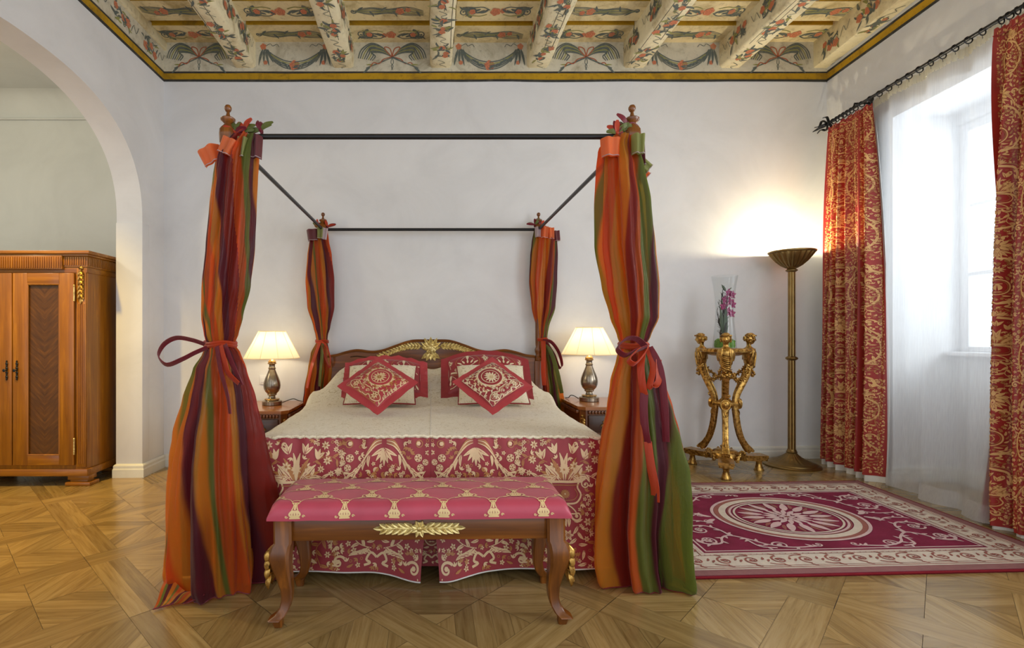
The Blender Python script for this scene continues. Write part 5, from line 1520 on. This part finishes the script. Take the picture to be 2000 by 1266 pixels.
# ------------------------------------------------------------------ rug
RC = [Vector((1.15, 2.383, 0)), Vector((3.14, 2.425, 0)), Vector((3.235, 3.877, 0)), Vector((1.22, 3.875, 0))]
def RUG(u, v, z=.012):
    p = RC[0].lerp(RC[1], u).lerp(RC[3].lerp(RC[2], u), v); p.z = fz(p.x)+z+.0015; return p
RWD, RHT = 2.0, 1.47
def rugm(x, y, z): return RUG(x/RWD+.5, y/RHT+.5, z)
t = NT('rug_pile'); n_ = t.noise(t.coords(), 5, 4); w_ = t.noise(t.coords(), 260, 2)
c = t.ramp(n_, [(.3, lin((104, 22, 48))), (.7, lin((130, 36, 68)))]); M['rug_red'] = t.end(t.pbsdf(c, .85, 0, t.bump(w_, .5, .003), 0, .0, .2))
def pile(name, c):
    t = NT(name); w_ = t.noise(t.coords(), 260, 2); n_ = t.noise(t.coords(), 22, 3); b = lin(c)
    col = t.ramp(n_, [(.3, tuple(x*.85 for x in b[:3])+(1,)), (.7, b)])
    return t.end(t.pbsdf(col, .85, 0, t.bump(w_, .5, .003), 0, .0, .2))
M['rug_ivory'] = pile('rug_ivory_pile', (208, 196, 182)); M['rug_border'] = pile('rug_mauve_border', (142, 98, 98)); M['rug_scroll'] = pile('rug_scroll_pile', (206, 178, 178)); M['rug_rust'] = pile('rug_rust_pile', (150, 92, 84)); M['rug_edge'] = pile('rug_bound_edge', (122, 22, 34))
mb = MB()
mb.grid(lambda u, v: RUG(u, v), 40, 30, mat=0, uvs=False)
E = [RUG(i/40, 0) for i in range(40)]+[RUG(1, i/30) for i in range(30)]+[RUG(1-i/40, 1) for i in range(40)]+[RUG(0, 1-i/30) for i in range(30)]
n = len(E); mb.add(E+[e-Vector((0, 0, .0125)) for e in E], [[i, n+i, n+(i+1) % n, (i+1) % n] for i in range(n)], 5)
mb.tube([e-Vector((0, 0, .004)) for e in E], .0055, 6, 5, closed=True)
p = Pat(); hw, hh = RWD/2, RHT/2
def frame_rect(a, w, m):
    for x0, x1, y0, y1 in ((-hw+a, hw-a, -hh+a, -hh+a+w), (-hw+a, hw-a, hh-a-w, hh-a), (-hw+a, -hw+a+w, -hh+a+w, hh-a-w), (hw-a-w, hw-a, -hh+a+w, hh-a-w)):
        L = [(lerp(x0, x1, i/12), y0) for i in range(13)] if x1-x0 > y1-y0 else [(x0, lerp(y0, y1, i/12)) for i in range(13)]
        R2 = [(q[0], y1) for q in L] if x1-x0 > y1-y0 else [(x1, q[1]) for q in L]
        p.strip(L, R2, m)
frame_rect(.008, .055, 2); frame_rect(.063, .185, 1)
lay0 = len(p.sh)
p2 = Pat(); p, pk = p2, p
frame_rect(.074, .006, 4); frame_rect(.092, .004, 4); frame_rect(.215, .004, 4); frame_rect(.232, .004, 3); frame_rect(.262, .010, 3)
def border_run(x0, y0, x1, y1, n):
    a = math.atan2(y1-y0, x1-x0); q = Pat()
    L = math.hypot(x1-x0, y1-y0); st = L/n
    for i in range(n):
        c0 = (i+.5)*st; sg = 1 if i % 2 else -1
        q.spiral((c0, 0), .042, 1.15, sg*pi/2, .011, 4, sg, .3); q.flower((c0, 0), .016, 4, 6, 3)
        q.stroke([(c0-st*.5, -sg*.035), (c0-st*.25, -sg*.048), (c0, -sg*.045)], .008, 4, 4)
        for k in range(4): q.leaf((c0+.05*math.cos(k*1.5), .05*math.sin(k*1.5)), k*1.5+.9, .034, .013, 4, .6, 3)
    m = int(L/.03)
    for i in range(m): q.stroke([(i*.03, .062), (i*.03+.018, .062), (i*.03+.018, .07)], .004, 4, 1)
    p2.put(q, x0, y0, 1, a)
bo = .155
border_run(-hw+.1, -hh+bo, hw-.1, -hh+bo, 13); border_run(hw-bo, -hh+.2, hw-bo, hh-.2, 8); border_run(hw-.1, hh-bo, -hw+.1, hh-bo, 13); border_run(-hw+bo, hh-.2, -hw+bo, -hh+.2, 8)
# medallion
for r_, w, m in ((.43, .018, 3), (.405, .026, 4), (.37, .04, 1), (.338, .006, 4), (.325, .014, 3), (.30, .012, 1)):
    p2.ring((0, 0), r_, w, m, 56, r_*.84)
for k in range(48): a = 2*pi*k/48; p2.disc((.405*math.cos(a), .34*math.sin(a)), .007, 3, 6)
for k in range(16):
    a = 2*pi*k/16
    for rr2, L, w in ((.14, .135, .045), (.055, .085, .03)): p2.leaf((rr2*math.cos(a+(.2 if rr2 < .1 else 0)), rr2*.84*math.sin(a+(.2 if rr2 < .1 else 0))), math.atan2(.84*math.sin(a), math.cos(a)), L, w, 3, 0, 4)
    p2.leaf((.19*math.cos(a+.2), .16*math.sin(a+.2)), a+.2, .08, .022, 4, .4)
p2.flower((0, 0), .06, 3, 8, 4)
# field scrolls in the four corners
q = Pat()
q.vine([(.12, .43), (.25, .44), (.36, .40), (.42, .33), (.5, .27), (.56, .30), (.6, .37), (.68, .38), (.71, .31)], .013, 3, .04, .016, 3)
q.spiral((.655, .33), .062, 1.3, 0, .013, 3, 1, .25); q.flower((.655, .33), .028, 3, 7, 4)
q.vine([(.5, .27), (.52, .18), (.58, .12), (.66, .13), (.7, .18)], .013, 3, .04, .016, 3)
q.spiral((.63, .185), .05, 1.2, .2, .012, 3, 1, .3); q.flower((.63, .185), .022, 3, 7, 4)
q.vine([(.44, .32), (.42, .42), (.34, .445)], .012, 3, .036, .014, 3); q.spiral((.3, .41), .045, 1.3, 0, .011, 3, -1, .25)
q.vine([(.5, .09), (.58, .04), (.68, .04), (.7, .0)], .011, 3, .036, .014, 3); q.spiral((.52, .05), .036, 1.2, 1, .01, 3); q.leaf((.46, .02), .5, .1, .03, 3, .6); q.spiral((.1, .41), .03, 1.2, 0, .01, 3)
for sx in (1, -1):
    for sy in (1, -1):
        p2.sh += [([(sx*x, sy*y) for x, y in vs], fs, m) for vs, fs, m in q.sh]
pk.lay(mb, lambda x, y: rugm(x, y, .0126+EX[0]*.25), 0); p2.lay(mb, lambda x, y: rugm(x, y, .0134+EX[0]*.6), 0)
# every ornament must face up
for i, f in enumerate(mb.f):
    if len(f) >= 3 and i >= 1200:
        a, b, c = (Vector(mb.v[f[k]]) for k in (0, 1, 2))
        if (b-a).cross(c-a).z < -1e-9: mb.f[i] = f[::-1]
ro = (2.19, 3.13, fz(2.19)); tag(mb.build('rug', mats('rug_red', 'rug_ivory', 'rug_border', 'rug_scroll', 'rug_rust', 'rug_edge'), org=ro, smooth=False), 'magenta and ivory rug with oval medallion and scroll border on the parquet', 'rug')

# ------------------------------------------------------------------ curtain rods and window curtains
RDZ, RDO = 3.0, -.125
cro = RW(1.4, RDO, RDZ)
cr_ = thing('curtain_rod', 'double black wrought iron curtain rod above the window with ring and leaf finial', 'curtain rod', cro)
MB().tube([RW(.18, RDO, RDZ), RW(2.95, RDO, RDZ)], .011, 10).build('rod', M['ring_iron'], cr_, cro)
MB().tube([RW(.55, RDO+.06, RDZ+.03), RW(2.95, RDO+.06, RDZ+.03)], .008, 8).build('rod', M['ring_iron'], cr_, cro)
fi = MB()
for a in range(4):
    d = Vector((0, 0, 1)); q = a*pi/2+.4
    o = nn*math.cos(q)+Vector((0, 0, math.sin(q)))
    fi.ribbon([RW(.2, RDO, RDZ)+o*.006, RW(.16, RDO, RDZ)+o*.045, RW(.11, RDO, RDZ)+o*.018, RW(.05, RDO, RDZ)+o*.03], lambda t: .020*math.sin(pi*clamp(t*.9+.1))+.004, tn.cross(o), 0, .003)
    fi.ribbon([RW(.22, RDO, RDZ)+o*.008, RW(.225, RDO, RDZ)+o*.05, RW(.19, RDO, RDZ)+o*.062], .02, tn.cross(o), 0, .003)
fi.build('finial', M['ring_iron'], cr_, cro)
for s in (.52, 1.9):
    br = MB(); br.tube([RW(s, -.002, RDZ+.03), RW(s, RDO+.0, RDZ+.03), RW(s, RDO-.005, RDZ-.002)], .008, 8); br.box((s, -.006, RDZ+.03), (.04, .012, .09), .003, M=RWM); br.build('bracket', M['ring_iron'], cr_, cro)
def ring_mesh():
    m = MB(); m.tube([tuple(nn*(.021*math.cos(a))+Vector((0, 0, .021*math.sin(a)))) for a in [2*pi*i/16 for i in range(16)]], .0038, 6, closed=True)
    m.tube([(0, 0, -.021), (0, 0, -.03), (.003, 0, -.036), (0, 0, -.042)], .0015, 5)
    return m
r0 = None
ringpos = [.235+.042*k for k in range(8)]+[.60+.088*k for k in range(12)]+[1.68+.045*k for k in range(8)]
for k, s in enumerate(ringpos):
    if r0 is None: r0 = ring_mesh().build('ring', M['ring_iron'], cr_); o = r0
    else: o = r0.copy(); COL.objects.link(o); o.parent = cr_
    o.location = RW(s, RDO, RDZ-.010)-cro
    o.rotation_euler = (0, 0, random.Random(k).uniform(-.25, .25))
def win_curtain(label, s0t, s1t, s0b, s1b, zb, ztop, nf, seed, lean):
    org = RW((s0t+s1t)/2, RDO, 0)
    root = thing('window_curtain', label, 'curtain', org, 'red damask window curtains')
    ph = random.Random(seed)
    pp = [ph.uniform(0, 6) for _ in range(4)]
    def S(u, v):                                         # u along the cloth, v height
        uu = u+.012*math.sin(v*5+pp[0])
        sa = lerp(s0b, s0t, v); sb = lerp(s1b, s1t, v)
        bul = math.sin(pi*clamp(v))*lean
        s = lerp(sa, sb, uu)+bul*uu
        amp = lerp(.055, .016, v**4)
        d = amp*math.sin(2*pi*nf*uu+pp[1]+.5*math.sin(v*3+pp[2]))+.3*amp*math.sin(2*pi*nf*2.3*uu+pp[3])
        d += (.006*math.sin(2*pi*nf*4*u))*math.exp(-(1-v)*26)
        if v > .975: d *= .8
        d -= .03*(1-v)
        return RW(s, RDO+.0+d, lerp(zb, ztop, v)+.008*math.sin(2*pi*nf*4*u)*math.exp(-(1-v)*30))
    mb = MB(); mb.grid(S, 150, 70)
    CW, CH = 1.25, ztop-zb
    tile = Pat().put(DA, 0, 0, .62).put(DB, 0, .43, .62)
    tile.ring((0, .2), .1, .010, 0, 32, .13); tile.ring((0, .6), .095, .010, 0, 32, .10); tile.flower((0, .40), .04, 0, 8, 1)
    for sx in (-1, 1): tile.stroke([(0, .86), (sx*.06, .84), (sx*.08, .79), (sx*.14, .77)], .012, 0, 4); tile.stroke([(0, .875), (sx*.07, .855), (sx*.095, .805), (sx*.145, .79)], .005, 1, 4); tile.spiral((sx*.06, .40), .022, 1.1, 0, .008, 0); tile.disc((sx*.1, .41), .014, 1, 9)
    pat = Pat()
    for i in range(4):
        for j in range(4): pat.put(tile, .155+.312*i, -.1+.87*j+(.0 if i % 2 else -.43))
    def place(x, y):
        u, v = x/CW, y/CH; e = .003
        p0 = S(u, v); n = (S(u+e, v)-S(u-e, v)).cross(S(u, v+e)-S(u, v-e)).normalized()
        if n.dot(nn) > 0: n = -n
        return p0+n*(.0018+EX[0])
    pat.lay(mb, place, 1, clip=lambda x, y: .015 < x < CW-.015 and .01 < y < CH-.01)
    o = mb.build('cloth', mats('red_curtain', 'gold_curtain', 'gold_dark'), root, org, ang=0)
    hb = MB(); hb.tube([S(i/120, .985)+nn*-.004 for i in range(121)], .004, 5); hb.build('pleat_tape', M['red_curtain'], o, org)
    ln = MB(); ln.grid(lambda u, v: S(u, lerp(-.035, .96, v))+nn*.012, 90, 40, uvs=False); ln.build('lining', M['hem'], root, org, ang=0)
    return root
win_curtain('red and gold damask curtain at the far side of the window, beside the floor lamp', .225, .70, .215, .80, .085, 2.955, 5.5, 1, .05)
win_curtain('red and gold damask curtain at the near side of the window, right edge of photo', 1.66, 2.35, 1.63, 2.32, .055, 2.955, 6, 2, -.06)
sho = RW(1.2, RDO+.06, 0)
shr = thing('sheer_curtain', 'white voile curtain hanging across the window between the two red curtains', 'curtain', sho)
def SHF(u, v):
    s = lerp(.62, 2.5, u)
    d = .030*math.sin(u*33+1.2*math.sin(v*2.6))*lerp(1, .5, v**3)+.010*math.sin(u*77+2*v)+.010*noise.noise(Vector((u*9, v*3, 2)))
    z = lerp(fz(3.4)+.012, 2.955, v)
    if v < .04: d -= .03*(1-v/.04)*(.5+.5*math.sin(u*40))
    return RW(s, RDO+.06+d-.10*(1-v)**2*math.exp(-((u-.5)/.4)**2), z)
mb = MB(); mb.grid(SHF, 260, 50, uvs=False); mb.build('cloth', M['sheer'], shr, sho, ang=0)
mb = MB(); mb.grid(lambda u, v: SHF(u, 1)+Vector((0, 0, lerp(-.012, .05, v)+.004*math.sin(u*400)))+nn*(.006*math.sin(u*420)-.004), 520, 3, uvs=False); mb.build('pleat_tape', M['sheer_tape'], shr, sho, ang=0)
mb = MB(); mb.grid(lambda u, v: SHF(u, v*.035)+nn*-.004, 200, 3, uvs=False); mb.build('hem', M['sheer'], shr, sho, ang=0)

# ------------------------------------------------------------------ wardrobe beyond the arch
WXR, WYF, WYB = -2.735, 4.05, 4.62; WC = -3.31; WXL = 2*WC-WXR; wk = WYF/F
def wz(py): return EYE-(py-HY)*wk
wo = (WC, (WYF+WYB)/2, fz(WC)); wb = fz(WC)
wd = thing('wardrobe', 'golden brown wooden wardrobe with herringbone veneer doors beyond the arch', 'wardrobe', wo)
MB().bb((WXL, WYF, wz(925)), (WXR, WYB, wz(520)), .004).build('body', M['oak_z'], wd, wo)
cn = MB()
for za, zb_, e in ((wz(533), wz(522), .006), (wz(522), wz(501), .012), (wz(501), wz(497), .028), (wz(497), wz(491), .045)):
    cn.bb((WXL-e, WYF-e, za), (WXR+e, WYB, zb_), .003)
cn.bb((WC-.37, WYF-.034, wz(527)), (WC+.40, WYF, wz(499)), .003)
cn.build('cornice', M['oak_x'], wd, wo)
dn = MB()
for i in range(64):
    x = WXL+.006+i*(WXR-WXL-.012)/63; brk = abs(x-WC-.015) < .385
    dn.bb((x-.0052, WYF-(.04 if brk else .018), wz(525 if brk else 519)), (x+.0052, WYF-.008, wz(503)), .0015)
for i in range(28):
    y = WYF+.01+i*(WYB-WYF-.03)/27; dn.bb((WXR+.006, y-.006, wz(519)), (WXR+.02, y+.006, wz(503)), .0015)
dn.build('dentil_moulding', M['oak_z'], wd, wo)
MB().bb((WXL-.012, WYF-.014, wz(930)), (WXR+.012, WYB, wz(916)), .005).build('plinth', M['oak_x'], wd, wo)
for x in (WXR-.07, WXL+.07):
    for y in (WYF+.05, WYB-.07):
        ft = MB(); ft.bb((x-.085, y-.05, wz(938)), (x+.085, y+.05, wz(929)), .006); ft.bb((x-.07, y-.04, wz(943)), (x+.07, y+.04, wz(937)), .006); ft.bb((x-.10, y-.06, fz(x)), (x+.10, y+.06, wz(942)), .006); ft.build('foot', M['oak_x'], wd, wo)
t = NT('herringbone_veneer'); tc = t.n('ShaderNodeTexCoord'); sp_ = t.n('ShaderNodeSeparateXYZ'); t.l(tc.outputs['UV'], sp_.inputs[0])
ab_ = t.n('ShaderNodeMath', operation='SUBTRACT'); t.l(sp_.outputs[0], ab_.inputs[0]); ab_.inputs[1].default_value = .5
aa = t.n('ShaderNodeMath', operation='ABSOLUTE'); t.l(ab_.outputs[0], aa.inputs[0])
mu = t.n('ShaderNodeMath', operation='MULTIPLY_ADD'); t.l(aa.outputs[0], mu.inputs[0]); mu.inputs[1].default_value = -.18; t.l(sp_.outputs[1], mu.inputs[2])
cb = t.n('ShaderNodeCombineXYZ'); t.l(mu.outputs[0], cb.inputs[1]); t.l(aa.outputs[0], cb.inputs[0])
mp_ = t.n('ShaderNodeMapping'); mp_.inputs['Scale'].default_value = (1.4, 26, 1); t.l(cb.outputs[0], mp_.inputs[0])
nz_ = t.noise(mp_.outputs[0], 1.6, 5, .6)
M['veneer'] = t.end(t.pbsdf(t.ramp(nz_, [(.3, lin((62, 36, 10))), (.55, lin((92, 56, 16))), (.75, lin((118, 74, 22)))]), .35, 0, None, .2))
DZ0, DZ1 = wz(908), wz(534)
for sg in (1, -1):
    xa, xb = WC+sg*.004, WC+sg*.487
    x0, x1 = min(xa, xb), max(xa, xb)
    dr = MB()
    pz0, pz1 = wz(888), wz(556); fx0, fx1 = x0+.115, x1-.117
    for a, b in (((x0, WYF-.022, DZ0), (fx0, WYF-.001, DZ1)), ((fx1, WYF-.022, DZ0), (x1, WYF-.001, DZ1))): dr.bb(a, b, .003)
    do = dr.build('door', M['oak_z'], wd, wo)
    for a, b in (((fx0, WYF-.022, DZ0), (fx1, WYF-.001, pz0)), ((fx0, WYF-.022, pz1), (fx1, WYF-.001, DZ1))): MB().bb(a, b, .003).build('door_rail', M['oak_x'], do, wo)
    pn = MB(); pn.grid(lambda u, v: Vector((lerp(fx0, fx1, u), WYF-.006, lerp(pz0, pz1, v))), 2, 2); pn.build('veneer_panel', M['veneer'], do, wo, smooth=False)
    bd = MB()
    for q in (((fx0, pz0), (fx0, pz1)), ((fx1, pz0), (fx1, pz1)), ((fx0, pz0), (fx1, pz0)), ((fx0, pz1), (fx1, pz1))): bd.tube([(q[0][0], WYF-.016, q[0][1]), (q[1][0], WYF-.016, q[1][1])], .008, 6)
    bd.build('bead_moulding', M['oak_z'], do, wo)
    hx_ = WC+sg*.04; hd = MB()
    for q in range(9):
        z = wz(740)+q*(wz(706)-wz(740))/8; hd.sphere((hx_, WYF-.027, z), (.006+.005*(q % 2), .006, .011), 8, 6)
    hd.tube([(hx_, WYF-.022, wz(723)), (hx_, WYF-.05, wz(723))], .004, 8); hd.sphere((hx_, WYF-.053, wz(723)), (.013, .004, .013), 8, 6)
    hd.build('handle', M['iron'], do, wo)
    for z in (wz(573), wz(871)):
        hg = MB(); xx = WC+sg*.49; hg.tube([(xx, WYF-.024, z-.055), (xx, WYF-.024, z+.055)], .006, 8); hg.sphere((xx, WYF-.024, z+.06), .007, 8, 6); hg.sphere((xx, WYF-.024, z-.06), .007, 8, 6); hg.build('hinge', M['gilt_pale'], do, wo)
    px_ = WC+sg*.535
    pl = MB(); pl.bb((px_-.036, WYF-.008, wz(912)), (px_+.036, WYF, wz(524)), .002)
    for q in range(4): x = px_-.022+.0147*q; pl.tube([(x, WYF-.008, wz(905)), (x, WYF-.008, wz(594))], .0052, 8)
    pl.build('fluted_pilaster', M['oak_z'], wd, wo)
    g = MB(); g.sphere((px_, WYF-.012, wz(524)), (.02, .01, .014), 8, 6)
    for q in range(6):
        z = wz(529)-.036*q
        for s2 in (-1, 1): g.leaf3((px_, WYF-.009, z), (s2*.45, -.05, -.9), (0, -1, 0), .052, .03, curl=.12)
        g.sphere((px_, WYF-.014, z), .006, 6, 5)
    g.leaf3((px_, WYF-.009, wz(529)-.21), (0, 0, -1), (0, -1, 0), .06, .03); g.build('leaf_carving', M['gilt'], wd, wo)
